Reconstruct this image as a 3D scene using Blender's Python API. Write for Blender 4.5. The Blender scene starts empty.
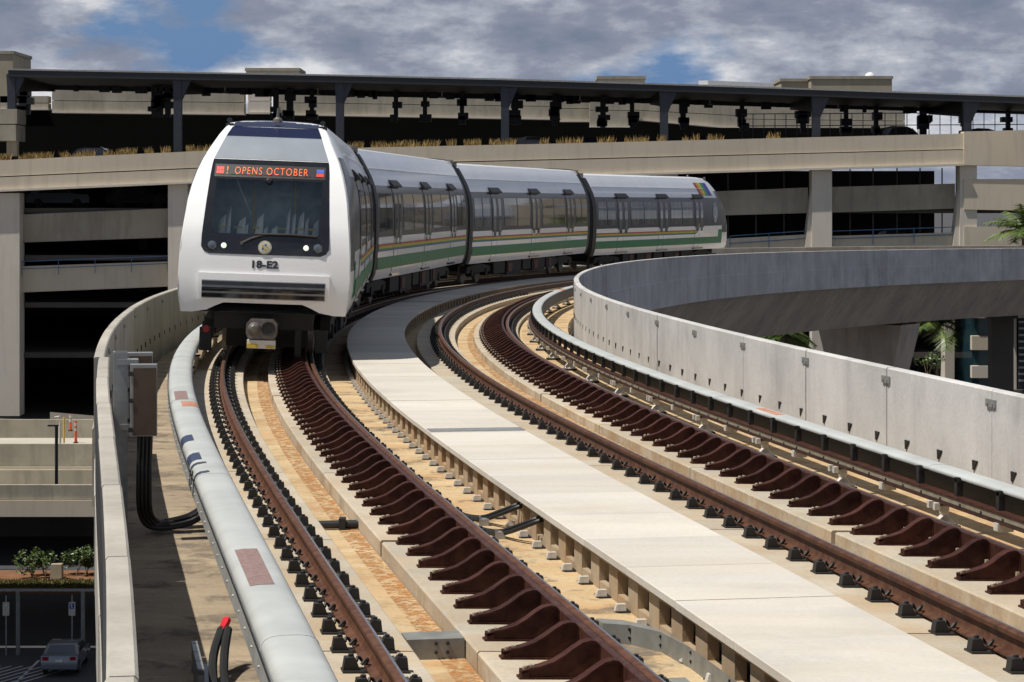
import bpy, math, random
from mathutils import Vector, Matrix
random.seed(7)
R = math.radians
scene = bpy.context.scene
COL = scene.collection
# ------------------------------------------------------------------ materials
def new_mat(name):
    m = bpy.data.materials.new(name); m.use_nodes = True
    nt = m.node_tree; b = nt.nodes['Principled BSDF']
    return m, nt, b
def N(nt, t, **kw):
    n = nt.nodes.new(t)
    for k, v in kw.items(): setattr(n, k, v)
    return n
def c4(c): return (c[0], c[1], c[2], 1)
def ramp(nt, fac, stops):
    r = N(nt, 'ShaderNodeValToRGB'); e = r.color_ramp.elements
    while len(e) < len(stops): e.new(0.5)
    for i, (p, c) in enumerate(stops):
        e[i].position = p; e[i].color = c4(c) if not isinstance(c, float) else (c, c, c, 1)
    nt.links.new(fac, r.inputs[0]); return r.outputs[0]
def mixc(nt, fac, a, b, mode='MIX'):
    m = N(nt, 'ShaderNodeMix', data_type='RGBA', blend_type=mode)
    for i, v in ((0, fac), (6, a), (7, b)):
        if isinstance(v, (int, float)): m.inputs[i].default_value = v
        elif isinstance(v, tuple): m.inputs[i].default_value = c4(v)
        else: nt.links.new(v, m.inputs[i])
    return m.outputs[2]
def orand(nt, lo, hi):
    oi = N(nt, 'ShaderNodeObjectInfo'); mr = N(nt, 'ShaderNodeMapRange'); mr.inputs[3].default_value = lo; mr.inputs[4].default_value = hi
    nt.links.new(oi.outputs['Random'], mr.inputs[0]); return mr.outputs[0]
def vary(nt, col, lo, hi):
    vm = N(nt, 'ShaderNodeVectorMath', operation='SCALE'); nt.links.new(col, vm.inputs[0]); nt.links.new(orand(nt, lo, hi), vm.inputs['Scale']); return vm.outputs[0]
def noise(nt, scale, detail=4, stretch=(1, 1, 1), rough=.6, off=(0, 0, 0), rnd=False):
    tc = N(nt, 'ShaderNodeTexCoord'); mp = N(nt, 'ShaderNodeMapping')
    if rnd:
        ad = N(nt, 'ShaderNodeVectorMath', operation='ADD'); nt.links.new(tc.outputs['Object'], ad.inputs[0]); nt.links.new(orand(nt, 0, 90), ad.inputs[1])
        mp.inputs['Scale'].default_value = stretch
        n = N(nt, 'ShaderNodeTexNoise'); n.inputs['Scale'].default_value = scale; n.inputs['Detail'].default_value = detail; n.inputs['Roughness'].default_value = rough
        nt.links.new(ad.outputs[0], mp.inputs[0]); nt.links.new(mp.outputs[0], n.inputs['Vector']); return n.outputs[0]
    mp.inputs['Scale'].default_value = stretch; mp.inputs['Location'].default_value = off
    n = N(nt, 'ShaderNodeTexNoise'); n.inputs['Scale'].default_value = scale
    n.inputs['Detail'].default_value = detail; n.inputs['Roughness'].default_value = rough
    nt.links.new(tc.outputs['Object'], mp.inputs[0]); nt.links.new(mp.outputs[0], n.inputs['Vector'])
    return n.outputs[0]
def bump(nt, b, h, strength=.3, dist=.02):
    bp = N(nt, 'ShaderNodeBump'); bp.inputs['Strength'].default_value = strength
    bp.inputs['Distance'].default_value = dist
    nt.links.new(h, bp.inputs['Height']); nt.links.new(bp.outputs[0], b.inputs['Normal'])
def concrete(name, c, dark=.72, scale=.8, streak=None, stain=None, stain_amt=.5, rough=.9, stretch=(1, 1, 1), fine=.12, cscale=1.3, patch=None, vr=None):
    m, nt, b = new_mat(name)
    d = tuple(x*dark for x in c)
    n1 = noise(nt, scale, 5, stretch)
    col = mixc(nt, ramp(nt, n1, [(.32, 0.0), (.68, 1.0)]), d, c)
    n2 = noise(nt, 25, 3)
    col = mixc(nt, fine, col, ramp(nt, n2, [(.3, tuple(x*.55 for x in c)), (.7, tuple(min(1, x*1.35) for x in c))]))
    if streak:      # vertical run marks
        n3 = noise(nt, 2.2, 4, (1, 1, .12))
        col = mixc(nt, ramp(nt, n3, [(.5, 0.0), (.75, streak)]), col, tuple(x*.45 for x in c))
    if patch:
        n5 = noise(nt, .35, 6, (1, 1, 1), .7, (4, 7, 2))
        col = mixc(nt, ramp(nt, n5, [(.52, 0.0), (.66, patch)]), col, tuple(x*.5 for x in c))
    if stain:
        n4 = noise(nt, cscale, 5, stretch, .65, (3, 1, 0))
        col = mixc(nt, ramp(nt, n4, [(.42, 0.0), (.66, stain_amt)]), col, stain)
    if vr: col = vary(nt, col, *vr)
    nt.links.new(col, b.inputs['Base Color']); b.inputs['Roughness'].default_value = rough
    bump(nt, b, n2, .25, .01)
    return m
def plain(name, c, rough=.5, metal=0.0, var=.25, scale=6, coat=0, emis=None, es=0, spec=.5):
    m, nt, b = new_mat(name); b.inputs['Specular IOR Level'].default_value = spec
    n1 = noise(nt, scale, 4)
    nt.links.new(ramp(nt, n1, [(.3, tuple(x*(1-var) for x in c)), (.7, tuple(min(1, x*(1+var*.6)) for x in c))]), b.inputs['Base Color'])
    b.inputs['Roughness'].default_value = rough; b.inputs['Metallic'].default_value = metal
    if coat: b.inputs['Coat Weight'].default_value = coat; b.inputs['Coat Roughness'].default_value = .05
    if emis: b.inputs['Emission Color'].default_value = c4(emis); b.inputs['Emission Strength'].default_value = es
    return m
M = {}
M['walk'] = concrete('walk_concrete', (.62, .58, .51), .84, .9, fine=.12, stain=(.60, .50, .37), stain_amt=.3, cscale=1.2, rough=.85, stretch=(.35, 1.8, 1), patch=.30, vr=(.88, 1.03))
M['walk_edge'] = concrete('walk_edge_concrete', (.42, .33, .22), .7, 2, stain=(.35, .18, .06), stain_amt=.5)
M['trough'] = concrete('stained_deck_concrete', (.56, .43, .25), .78, .8, stain=(.46, .24, .08), stain_amt=.6, cscale=1.1, fine=.25, stretch=(.6, 1.5, 1))
M['deck'] = concrete('outer_deck_concrete', (.42, .33, .22), .55, .9, stain=(.20, .15, .10), stain_amt=.6, cscale=1.6, fine=.25, stretch=(.35, 1.6, 1))
M['plinth'] = concrete('plinth_concrete', (.50, .44, .34), .75, 1.5, stain=(.45, .26, .09), stain_amt=.38, cscale=1.1, fine=.2, vr=(.9, 1.05))
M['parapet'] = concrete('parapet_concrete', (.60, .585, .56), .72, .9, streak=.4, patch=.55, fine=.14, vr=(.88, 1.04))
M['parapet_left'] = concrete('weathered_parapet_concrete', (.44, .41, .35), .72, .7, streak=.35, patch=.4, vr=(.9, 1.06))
M['parapet_top'] = concrete('parapet_cap_concrete', (.5, .46, .38), .8, .9, patch=.3)
M['girder'] = concrete('girder_concrete', (.52, .44, .36), .62, .35, streak=.6, patch=.3, stretch=(1, 1, .5))
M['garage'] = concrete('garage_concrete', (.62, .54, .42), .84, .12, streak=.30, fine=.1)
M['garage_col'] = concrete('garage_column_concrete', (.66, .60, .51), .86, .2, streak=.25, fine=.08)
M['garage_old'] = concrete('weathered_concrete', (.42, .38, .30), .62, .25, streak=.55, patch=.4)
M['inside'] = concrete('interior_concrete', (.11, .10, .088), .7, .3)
M['shade_paint'] = concrete('painted_shade', (.007, .007, .0065), .7, .3); M['shade_paint'].node_tree.nodes['Principled BSDF'].inputs['Specular IOR Level'].default_value = .05; M['inside'].node_tree.nodes['Principled BSDF'].inputs['Specular IOR Level'].default_value = .1  # near-black colour standing in for the shade behind the canopy
M['block'] = concrete('block_concrete', (.42, .36, .26), .8, .3, streak=.3)
# rails
def rust(name, c, c2, rough=.6, metal=.2):
    m, nt, b = new_mat(name)
    col = vary(nt, mixc(nt, ramp(nt, noise(nt, 9, 7, rnd=True), [(.38, 0.0), (.62, 1.0)]), c, c2), .75, 1.25)
    nt.links.new(col, b.inputs['Base Color']); b.inputs['Roughness'].default_value = rough; b.inputs['Metallic'].default_value = metal
    bump(nt, b, noise(nt, 60, 3), .3, .004); return m
M['rust'] = rust('rusty_rail_side', (.070, .025, .013), (.13, .058, .030), .6, 0)
M['rust'].node_tree.nodes['Principled BSDF'].inputs['Specular IOR Level'].default_value = .3
M['railtop'] = rust('polished_rail_head', (.55, .53, .52), (.42, .38, .36), .22, .95)
M['maroon'] = rust('maroon_bracket_paint', (.030, .0075, .005), (.060, .020, .012), .62, 0)
M['maroon'].node_tree.nodes['Principled BSDF'].inputs['Specular IOR Level'].default_value = .18
M['guard'] = rust('maroon_guard_rail', (.036, .012, .009), (.066, .028, .018), .5, 0)
M['guard'].node_tree.nodes['Principled BSDF'].inputs['Specular IOR Level'].default_value = .25
M['fast'] = plain('black_fastener_iron', (.022, .020, .018), .6)
M['bolt'] = plain('pale_bolt', (.5, .42, .3), .4, .3)
M['cover'] = plain('grey_cover_fibreglass', (.46, .475, .455), .45, 0, .14, 1.6)
M['cover_side'] = plain('dull_cover_skirt', (.36, .36, .34), .5, .1, .25, 2)
M['conduct'] = plain('beige_conductor_web', (.33, .28, .20), .5, .2)
M['insul'] = plain('white_insulator', (.56, .53, .47), .55, 0, .3, 14)
M['black'] = plain('black_rubber', (.012, .012, .012), .55)
M['galv'] = plain('galvanised_steel', (.34, .34, .33), .45, .5, .2, 8)
M['brownbox'] = plain('brown_cabinet_paint', (.085, .055, .030), .5, 0, .2, 5)
M['orange'] = plain('orange_marking', (.48, .22, .14), .6)
M['navytape'] = plain('navy_marking', (.03, .045, .10), .5)
M['brownsign'] = plain('faded_brown_sticker', (.26, .17, .15), .6, 0, .3, 30)
M['red'] = plain('red_plastic', (.65, .02, .03), .4)
M['ductgrey'] = plain('grey_duct', (.22, .22, .20), .55, .1)
# train
M['white'] = plain('white_car_paint', (.86, .86, .84), .30, 0, .03, 1.5, coat=.35, spec=.4)
M['roof'] = plain('silver_roof_paint', (.84, .86, .89), .30, 0, .06, .8, coat=.35)
M['roof2'] = plain('pale_roof_fairing', (.78, .80, .84), .3, 0, .06, 1.2, coat=.3)
M['darkband'] = plain('charcoal_side_band', (.030, .032, .035), .25, 0, .1, 2, spec=.3)
M['gloss'] = plain('gloss_black', (.012, .012, .014), .10, 0, .1, 2, coat=.6)
M['hood'] = plain('grey_nose_hood', (.27, .30, .33), .35, 0, .08, 2, coat=.2)
M['navy'] = plain('navy_roof_edge', (.010, .014, .045), .25, 0, .1, 2, spec=.3)
def glassy(name, c, c2, rough=.06):
    m, nt, b = new_mat(name)
    col = mixc(nt, ramp(nt, noise(nt, 1.7, 3, (1.6, 2.2, .35)), [(.42, 0.0), (.6, 1.0)]), c, c2)
    nt.links.new(col, b.inputs['Base Color']); b.inputs['Roughness'].default_value = rough
    b.inputs['Coat Weight'].default_value = .25; b.inputs['Coat Roughness'].default_value = .03
    b.inputs['IOR'].default_value = 1.4
    return m
M['window'] = glassy('side_window_glass', (.022, .024, .024), (.10, .10, .085))
M['doorglass'] = glassy('door_glass', (.06, .062, .06), (.16, .16, .15))
def tinted(name, c, t):
    m, nt, b = new_mat(name)
    out = nt.nodes['Material Output']; tr = N(nt, 'ShaderNodeBsdfTransparent'); tr.inputs[0].default_value = c4(c)
    gl = N(nt, 'ShaderNodeBsdfGlossy'); gl.inputs['Roughness'].default_value = .03; gl.inputs[0].default_value = (.8, .9, 1, 1)
    fr = N(nt, 'ShaderNodeFresnel'); fr.inputs[0].default_value = 1.5
    mx = N(nt, 'ShaderNodeMixShader')
    ad = N(nt, 'ShaderNodeMath', operation='ADD'); ad.inputs[1].default_value = t
    nt.links.new(fr.outputs[0], ad.inputs[0]); nt.links.new(ad.outputs[0], mx.inputs[0])
    nt.links.new(tr.outputs[0], mx.inputs[1]); nt.links.new(gl.outputs[0], mx.inputs[2]); nt.links.new(mx.outputs[0], out.inputs[0])
    return m
M['screen'] = tinted('windscreen_glass', (.93, .96, .96), .02)
M['teal'] = plain('cab_interior', (.42, .50, .50), .7)
M['pale'] = plain('pale_cab_panel', (.78, .77, .68), .6, 0, .15, 3)
M['yellow'] = plain('yellow_paint', (.70, .50, .06), .5)
M['green'] = plain('green_stripe', (.012, .19, .085), .4, 0, .05, 2, spec=.22)
M['r1'] = plain('red_stripe', (.42, .035, .02), .4, spec=.22)
M['r2'] = plain('orange_stripe', (.62, .30, .03), .4, spec=.22)
M['r3'] = plain('yellow_stripe', (.60, .52, .05), .4, spec=.22)
M['r4'] = plain('leaf_stripe', (.06, .30, .07), .4, spec=.22)
M['r5'] = plain('blue_stripe', (.03, .10, .36), .4, spec=.22)
M['r6'] = plain('violet_stripe', (.09, .04, .28), .4, spec=.22)
M['led'] = plain('amber_led', (.5, .1, .02), .5, emis=(1.0, .16, .035), es=.8)
M['ledred'] = plain('red_led', (.5, .05, .03), .5, emis=(.9, .06, .04), es=.3)
M['ledblue'] = plain('blue_led', (.05, .1, .4), .5, emis=(.10, .14, .5), es=.2)
M['lamp'] = plain('lit_lamp_lens', (.8, .85, .7), .2, emis=(.85, 1, .8), es=.7)
M['lens'] = plain('grey_lamp_lens', (.16, .19, .22), .12, .3, .2, 30)
M['under'] = plain('underframe_grime', (.014, .013, .012), .7)
M['underbrown'] = plain('rusty_underframe', (.13, .05, .03), .7)
M['steel'] = plain('steel_casting', (.20, .18, .16), .45, .5, .3, 14)
M['letter'] = plain('dark_lettering', (.03, .035, .045), .5)
M['cream'] = plain('cream_paint', (.7, .66, .5), .5)
M['sealblue'] = plain('seal_blue', (.12, .22, .34), .5)
# place
M['canopy'] = plain('dark_canopy_steel', (.016, .017, .02), .5, .1, .2, .5)
M['canopy_edge'] = plain('canopy_fascia', (.022, .023, .027), .5, .1, .15, .5)
M['canopy_top'] = plain('pale_roof_flashing', (.30, .30, .30), .5)
M['post'] = plain('blue_grey_steel', (.03, .036, .05), .5, .1)
M['bluerail'] = plain('blue_railing', (.08, .18, .34), .5)
M['whiteroof'] = plain('white_metal_roof', (.72, .72, .72), .5)
M['asphalt'] = concrete('asphalt', (.06, .06, .062), .75, .4)
M['road'] = concrete('pale_road', (.50, .46, .38), .8, .2)
M['dirt'] = concrete('red_soil', (.22, .10, .045), .6, 1.2)
M['paint'] = plain('white_road_paint', (.6, .6, .58), .7)
M['bluebldg'] = plain('teal_window_glass', (.025, .06, .075), .1, 0, .3, .6, coat=.6)
M['delin'] = plain('orange_delineator', (.75, .09, .03), .45)
M['trunk'] = concrete('trunk_bark', (.20, .15, .10), .6, 3)
def leafmat(name, a, b_, rough=.45):
    m, nt, b = new_mat(name)
    oi = noise(nt, 3.0, 3)
    nt.links.new(ramp(nt, oi, [(.35, a), (.65, b_)]), b.inputs['Base Color'])
    b.inputs['Roughness'].default_value = rough; return m
M['palm'] = leafmat('palm_frond', (.035, .08, .015), (.13, .17, .035))
M['shrub'] = leafmat('shrub_leaf', (.04, .075, .018), (.10, .15, .035))
M['drygrass'] = leafmat('dry_grass', (.15, .09, .03), (.36, .26, .09), .8)
M['lawn'] = leafmat('lawn', (.10, .10, .03), (.15, .16, .04), .8)
M['carblack'] = plain('dark_car_paint', (.02, .02, .022), .2, 0, .1, 3, coat=.6)
M['carsilver'] = plain('silver_car_paint', (.20, .22, .25), .25, .4, .05, 3, coat=.5)
M['carglass'] = plain('car_glass', (.03, .035, .045), .08, 0, .1, 2, coat=.8)
M['taillight'] = plain('tail_light', (.28, .015, .02), .2)
M['tyre'] = plain('tyre_rubber', (.015, .015, .015), .8)

# ------------------------------------------------------------------ mesh builder
class MB:
    def __init__(s): s.v = []; s.f = []; s.m = []
    def add(s, vs, fs, mi=0):
        o = len(s.v); s.v += [tuple(p) for p in vs]; s.f += [tuple(o+i for i in f) for f in fs]; s.m += [mi]*len(fs); return s
    def box(s, x0, x1, y0, y1, z0, z1, mi=0, M_=None):
        vs = [(x0, y0, z0), (x1, y0, z0), (x1, y1, z0), (x0, y1, z0), (x0, y0, z1), (x1, y0, z1), (x1, y1, z1), (x0, y1, z1)]
        if M_: vs = [tuple(M_ @ Vector(p)) for p in vs]
        return s.add(vs, [(0, 3, 2, 1), (4, 5, 6, 7), (0, 1, 5, 4), (1, 2, 6, 5), (2, 3, 7, 6), (3, 0, 4, 7)], mi)
    def prism(s, pts, ax, a0, a1, mi=0):     # 2d polygon extruded along an axis
        def P(p, t):
            return {'y': (p[0], t, p[1]), 'x': (t, p[0], p[1]), 'z': (p[0], p[1], t)}[ax]
        n = len(pts); vs = [P(p, a0) for p in pts]+[P(p, a1) for p in pts]
        fs = [(i, (i+1) % n, n+(i+1) % n, n+i) for i in range(n)]+[tuple(range(n))[::-1], tuple(range(n, 2*n))]
        return s.add(vs, fs, mi)
    def hull8(s, a, b, mi=0):                # two quads -> hexahedron
        return s.add(list(a)+list(b), [(3, 2, 1, 0), (4, 5, 6, 7), (0, 1, 5, 4), (1, 2, 6, 5), (2, 3, 7, 6), (3, 0, 4, 7)], mi)
    def tube(s, pts, r, n=8, mi=0, cap=True):
        pts = [Vector(p) for p in pts]; rings = []
        rr = r if isinstance(r, (list, tuple)) else [r]*len(pts)
        up = None
        for i, p in enumerate(pts):
            t = (pts[min(i+1, len(pts)-1)]-pts[max(i-1, 0)]).normalized()
            if up is None: up = Vector((0, 0, 1)) if abs(t.z) < .9 else Vector((1, 0, 0))
            a = t.cross(up).normalized(); b = a.cross(t).normalized(); up = b
            rings.append([p+a*math.cos(2*math.pi*k/n)*rr[i]+b*math.sin(2*math.pi*k/n)*rr[i] for k in range(n)])
        vs = [q for g in rings for q in g]; fs = []
        for i in range(len(pts)-1):
            for k in range(n): fs.append((i*n+k, i*n+(k+1) % n, (i+1)*n+(k+1) % n, (i+1)*n+k))
        if cap: fs += [tuple(range(n))[::-1], tuple(range((len(pts)-1)*n, len(pts)*n))]
        return s.add(vs, fs, mi)
    def lathe(s, prof, c=(0, 0, 0), n=14, mi=0, axis='z'):
        vs = []; 
        for r, h in prof:
            for k in range(n):
                a = 2*math.pi*k/n; x, y = r*math.cos(a), r*math.sin(a)
                vs.append({'z': (c[0]+x, c[1]+y, c[2]+h), 'y': (c[0]+x, c[1]+h, c[2]+y), 'x': (c[0]+h, c[1]+x, c[2]+y)}[axis])
        fs = []
        for i in range(len(prof)-1):
            for k in range(n): fs.append((i*n+k, i*n+(k+1) % n, (i+1)*n+(k+1) % n, (i+1)*n+k))
        fs += [tuple(range(n))[::-1], tuple(range((len(prof)-1)*n, len(prof)*n))]
        return s.add(vs, fs, mi)
    def grid(s, rows, mi=0, closed=False):
        nr, nc = len(rows), len(rows[0]); fs = []
        for i in range(nr-1):
            for j in range(nc if closed else nc-1):
                fs.append((i*nc+j, i*nc+(j+1) % nc, (i+1)*nc+(j+1) % nc, (i+1)*nc+j))
        return s.add([p for r in rows for p in r], fs, mi)
    def build(s, name, mats, parent=None, smooth=False, world=True, auto=None, origin=None):
        me = bpy.data.meshes.new(name)
        off = Vector((0, 0, 0))
        if world and parent is not None: off = parent['_o'] and Vector(parent['_o'])
        if origin is not None: off = Vector(origin)
        me.from_pydata([tuple(Vector(p)-off) for p in s.v] if (off.length > 0) else s.v, [], s.f)
        if not isinstance(mats, (list, tuple)): mats = [mats]
        for m in mats: me.materials.append(m)
        me.polygons.foreach_set('material_index', s.m)
        import bmesh as _b
        bm = _b.new(); bm.from_mesh(me); _b.ops.remove_doubles(bm, verts=bm.verts, dist=1e-5)
        _b.ops.recalc_face_normals(bm, faces=bm.faces); bm.to_mesh(me); bm.free()
        if smooth:
            me.polygons.foreach_set('use_smooth', [True]*len(me.polygons))
            try: me.set_sharp_from_angle(angle=R(auto or 35))
            except Exception: pass
        o = bpy.data.objects.new(name, me); COL.objects.link(o)
        if parent is not None: o.parent = parent
        if origin is not None: o.location = off
        return o
def tag(o, label, cat, group=None):
    o['label'] = label; o['category'] = cat
    if group: o['group'] = group
    return o
def thing(name, label, cat, loc=(0, 0, 0), group=None, rot=(0, 0, 0)):
    o = bpy.data.objects.new(name, None); COL.objects.link(o); o.location = loc; o.rotation_euler = rot
    o.empty_display_size = .3; tag(o, label, cat, group); o['_o'] = tuple(loc); return o
def struct(o): o['kind'] = 'structure'; return o

# ------------------------------------------------------------------ alignment of the guideway
F, YH, HC = 2381.68, 203.10, 2.734
KN = [0, 20, 40, 60, 80, 100, 130, 180]; KV = [-0.0023, 0.00431, 0.00784, 0.00681, 0.0078, 0.00646, 0.00808, 0.00808]
HK = [-40, 0, 30, 60, 90, 120, 160, 230]; HP = [0.0, 0.0, -.05, 0.0, .188, .51, .914, 1.7]
def interp(x, xs, ys):
    if x <= xs[0]: return ys[0]
    for i in range(len(xs)-1):
        if x <= xs[i+1]: return ys[i]+(ys[i+1]-ys[i])*(x-xs[i])/(xs[i+1]-xs[i])
    return ys[-1]
DS = .25; S0 = -24.0; TAB = []
def _k(s): return interp(s, KN, KV) if s > -6 else 0
th = 0; thl = [0]
n_ = int((212-S0)/DS)
for i in range(n_): thl.append(thl[-1]+_k(S0+(i+.5)*DS)*DS)
i0 = int((0-S0)/DS); t0 = thl[i0]; thl = [t-t0-0.1705457 for t in thl]
xs_ = [0]; zs_ = [0]
for i in range(n_):
    a = (thl[i]+thl[i+1])/2; xs_.append(xs_[-1]+math.sin(a)*DS); zs_.append(zs_[-1]+math.cos(a)*DS)
xs_ = [x-xs_[i0]-.34515 for x in xs_]; zs_ = [z-zs_[i0]+12 for z in zs_]
def hps(s): return sum(interp(s+d, HK, HP) for d in (-9, -6, -3, 0, 3, 6, 9))/7
hl = [hps(S0+i*DS) for i in range(n_+1)]
def fr(s):
    u = (s-S0)/DS; i = max(0, min(n_-1, int(math.floor(u)))); t = u-i
    L = lambda a: a[i]+(a[i+1]-a[i])*t
    return L(xs_), L(zs_), L(thl), L(hl)
def P(s, off, z=0.0):
    x, y, a, h = fr(s); return Vector((x+off*math.cos(a), y-off*math.sin(a), z-h))
def rz(s): return -fr(s)[2]
def at(px, py, Y): return Vector(((px-512)/F*Y, Y, HC-(py-YH)/F*Y))
SP, G = 4.10, 1.51
def cz(o, tr): return -.035*o if tr == 0 else -.016-.035*(o-SP)
def srange(a, b, st):
    n = max(1, int(round((b-a)/st))); return [a+(b-a)*i/n for i in range(n+1)]
def sweep(mb, prof, s0, s1, st=1.0, mi=0, caps=True, canted=None):
    ss = srange(s0, s1, st); n = len(prof); rows = []
    for s in ss: rows.append([P(s, o, z+(cz(o, canted) if canted is not None else 0)) for o, z in prof])
    mb.grid(rows, mi, closed=True)
    if caps:
        mb.add(rows[0], [tuple(range(n))[::-1]], mi); mb.add(rows[-1], [tuple(range(n))], mi)
    return mb
def rect(o0, o1, z0, z1): return [(o0, z0), (o1, z0), (o1, z1), (o0, z1)]
def place(o, s, off, z, parent, tr=None, extra=0):
    p = P(s, off, z+(cz(off, tr) if tr is not None else 0))-Vector(parent['_o'])
    o.location = p; o.rotation_euler = (0, .035 if tr is not None else 0, rz(s)+extra); o.parent = parent
def inst(proto_mesh, name, s, off, z, parent, tr=None, extra=0):
    o = bpy.data.objects.new(name, proto_mesh); COL.objects.link(o); place(o, s, off, z, parent, tr, extra); return o

# ------------------------------------------------------------------ viaduct
SA, SB = -16, 196
via = thing('railway_viaduct', 'curving grey concrete railway viaduct carrying two tracks', 'viaduct', P(0, 2.79, -3))
mb = MB(); sweep(mb, [(-1.45, -.36), (-1.45, -.7), (7.05, -.7), (7.05, -.36), (5.9, -.36), (5.9, -.37), (-.52, -.37), (-.52, -.36)], SA, SB, 1.0); mb.build('deck_slab', M['deck'], via)
for (a, b) in ((.34, .74), (1.78, 3.58), (4.44, 4.84), (5.9, 7.05)):
    mb = MB(); sweep(mb, rect(a, b, -.369, -.358), SA, SB, 1.0); mb.build('stained_channel_floor', M['trough'], via)
for (a, b, tr, zt) in ((-.5, .33, 0, -.2), (.75, 1.76, 0, -.2), (3.6, 4.43, 1, -.2), (4.85, 5.86, 1, -.2)):
    # plinths are cast in lengths with narrow gaps
    for k, s in enumerate(srange(-12, 66, 5.2)[:-1]):
        gap = .12 if (k % 3 == 0 and a in (.75, 4.85)) else .03
        mb = MB(); sweep(mb, [(a, -.368), (b, -.368), (b, zt+cz(b, tr)), (b-.01, zt+cz(b, tr)+.004), (a+.015, zt+cz(a, tr)+.004), (a, zt+cz(a, tr)-.01)], s+.0, s+5.2-gap, .65)
        mb.build('track_plinth', M['plinth'], via)
    mb = MB(); sweep(mb, [(a, -.368), (b, -.368), (b, zt+cz(b, tr)), (a, zt+cz(a, tr))], 66, SB, 1.3); mb.build('track_plinth', M['plinth'], via)
# box girder with sloping webs
mb = MB(); sweep(mb, [(-1.5, -.7), (7.1, -.7), (7.0, -.95), (5.3, -3.15), (.3, -3.15), (-1.4, -.95)], SA, SB, 1.5); mb.build('box_girder', M['girder'], via)
# parapets made of precast panels
def parapet(side, label):
    root = thing('parapet_wall', label, 'parapet', P(0, -1.66 if side < 0 else 7.26, -.7))
    st = 3.28; s = 10.9-st*8; k = 0
    inner = -1.6 if side < 0 else 7.2
    while s < SB:
        jit = random.uniform(-.006, .006)
        i_ = inner+jit+(.055 if side < 0 and s < 16 else 0); o_ = i_+side*.13
        mb = MB()
        prof = [(i_, -.72), (i_, .82), (i_+side*.015, .835), (o_-side*.015, .835), (o_, .82), (o_, -.02), (o_+side*.02, -.05), (o_+side*.02, -.98), (i_, -.98)]
        sweep(mb, prof, s+.008, min(s+st-.012, SB), .55)
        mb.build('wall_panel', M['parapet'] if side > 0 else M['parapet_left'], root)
        s += st; k += 1
    mb = MB(); sweep(mb, [(inner+side*.04, -.9), (inner+side*.09, -.9), (inner+side*.09, .80), (inner+side*.04, .80)], SA+.5, SB, 1.0); mb.build('joint_filler', M['fast'], root)
    pm = MB(); pm.box(-.008, .008, -.13, .13, -.04, .04); pm.box(-.02, .02, -.08, -.05, -.03, 0); pm.box(-.02, .02, .05, .08, -.03, 0)
    pl = pm.build('joint_plate', M['galv'], root, world=False)
    wm = MB(); wm.prism([(-.07, .045), (.07, .045), (.06, -.055), (.03, -.055)], 'x', -.007, .007); wd = wm.build('drain_slot', M['black'], root, world=False)
    first = True
    for k in range(16):
        s = 10.9+st*(k-2)
        if first: place(pl, s, inner-side*.008, .70, root); first = False
        else: inst(pl.data, 'joint_plate', s, inner-side*.008, .70, root)
    first = True
    for k in range(62):
        s = -2.3+k*1.05
        if first: place(wd, s, inner-side*.003, .03, root); first = False
        else: inst(wd.data, 'drain_slot', s, inner-side*.003, .03, root)
    return root
parapet(-1, 'pale precast parapet wall on the left edge of the viaduct, outside the curve')
parapet(1, 'bright precast parapet wall on the right, inside the curve, wrapping round to the far stretch')
# piers
def pier(s, label, w0=3.1, w1=1.7):
    base = P(s, 2.79, 0); base.z = -20.5
    root = thing('viaduct_pier', label, 'pier', base)
    a = fr(s)[2]; rot = Matrix.Rotation(-a, 4, 'Z')
    top = P(s, 0, -3.15).z
    def rowz(z, hx, hy): return [tuple(base+rot @ Vector((x, y, z-base.z))) for x, y in ((-hx, -hy), (hx, -hy), (hx+.0, hy), (-hx, hy))]
    mb = MB(); mb.hull8(rowz(top-4.6, w1, 1.0), rowz(top-.35, w0, 1.25)); mb.hull8(rowz(top-.35, w0, 1.25), rowz(top-.12, w0, 1.25)); mb.build('pier_head', M['girder'], root)
    mb = MB(); mb.hull8(rowz(-20.6, w1, 1.0), rowz(top-4.6, w1, 1.0)); mb.build('shaft', M['girder'], root)
    mb = MB(); mb.hull8(rowz(top-.12, w0*.9, .5), rowz(top+.02, w0*.9, .5)); mb.build('bearing_pad', M['black'], root)
    return root
pier(124.5, 'flared dark concrete pier under the far stretch of the viaduct', 2.45, 1.45)
pier(80, 'flared concrete viaduct pier below the last train car'); pier(42, 'flared concrete viaduct pier below the front train car')
pier(4, 'flared concrete viaduct pier nearest the viewer')

# rust stains and rubble washed along the feet of the plinths
def stainmat(name, c, c2, lo, hi, sc):
    m, nt, b = new_mat(name); out = nt.nodes['Material Output']; tr = N(nt, 'ShaderNodeBsdfTransparent'); mx = N(nt, 'ShaderNodeMixShader')
    nt.links.new(ramp(nt, noise(nt, sc*2.3, 5), [(.35, c), (.65, c2)]), b.inputs['Base Color']); b.inputs['Roughness'].default_value = .95
    nt.links.new(ramp(nt, noise(nt, sc, 8, (1, 1, 1), .75), [(lo, 0.0), (hi, 1.0)]), mx.inputs[0])
    nt.links.new(tr.outputs[0], mx.inputs[1]); nt.links.new(b.outputs[0], mx.inputs[2]); nt.links.new(mx.outputs[0], out.inputs[0]); return m
M['ruststain'] = stainmat('rust_stain', (.34, .13, .035), (.48, .25, .09), .47, .58, 11)
M['ruststain2'] = stainmat('faint_rust_stain', (.46, .30, .14), (.50, .36, .20), .48, .80, 1.2)
M['grime'] = stainmat('dark_grime', (.16, .13, .10), (.24, .20, .15), .52, .70, 1.6)
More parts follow.
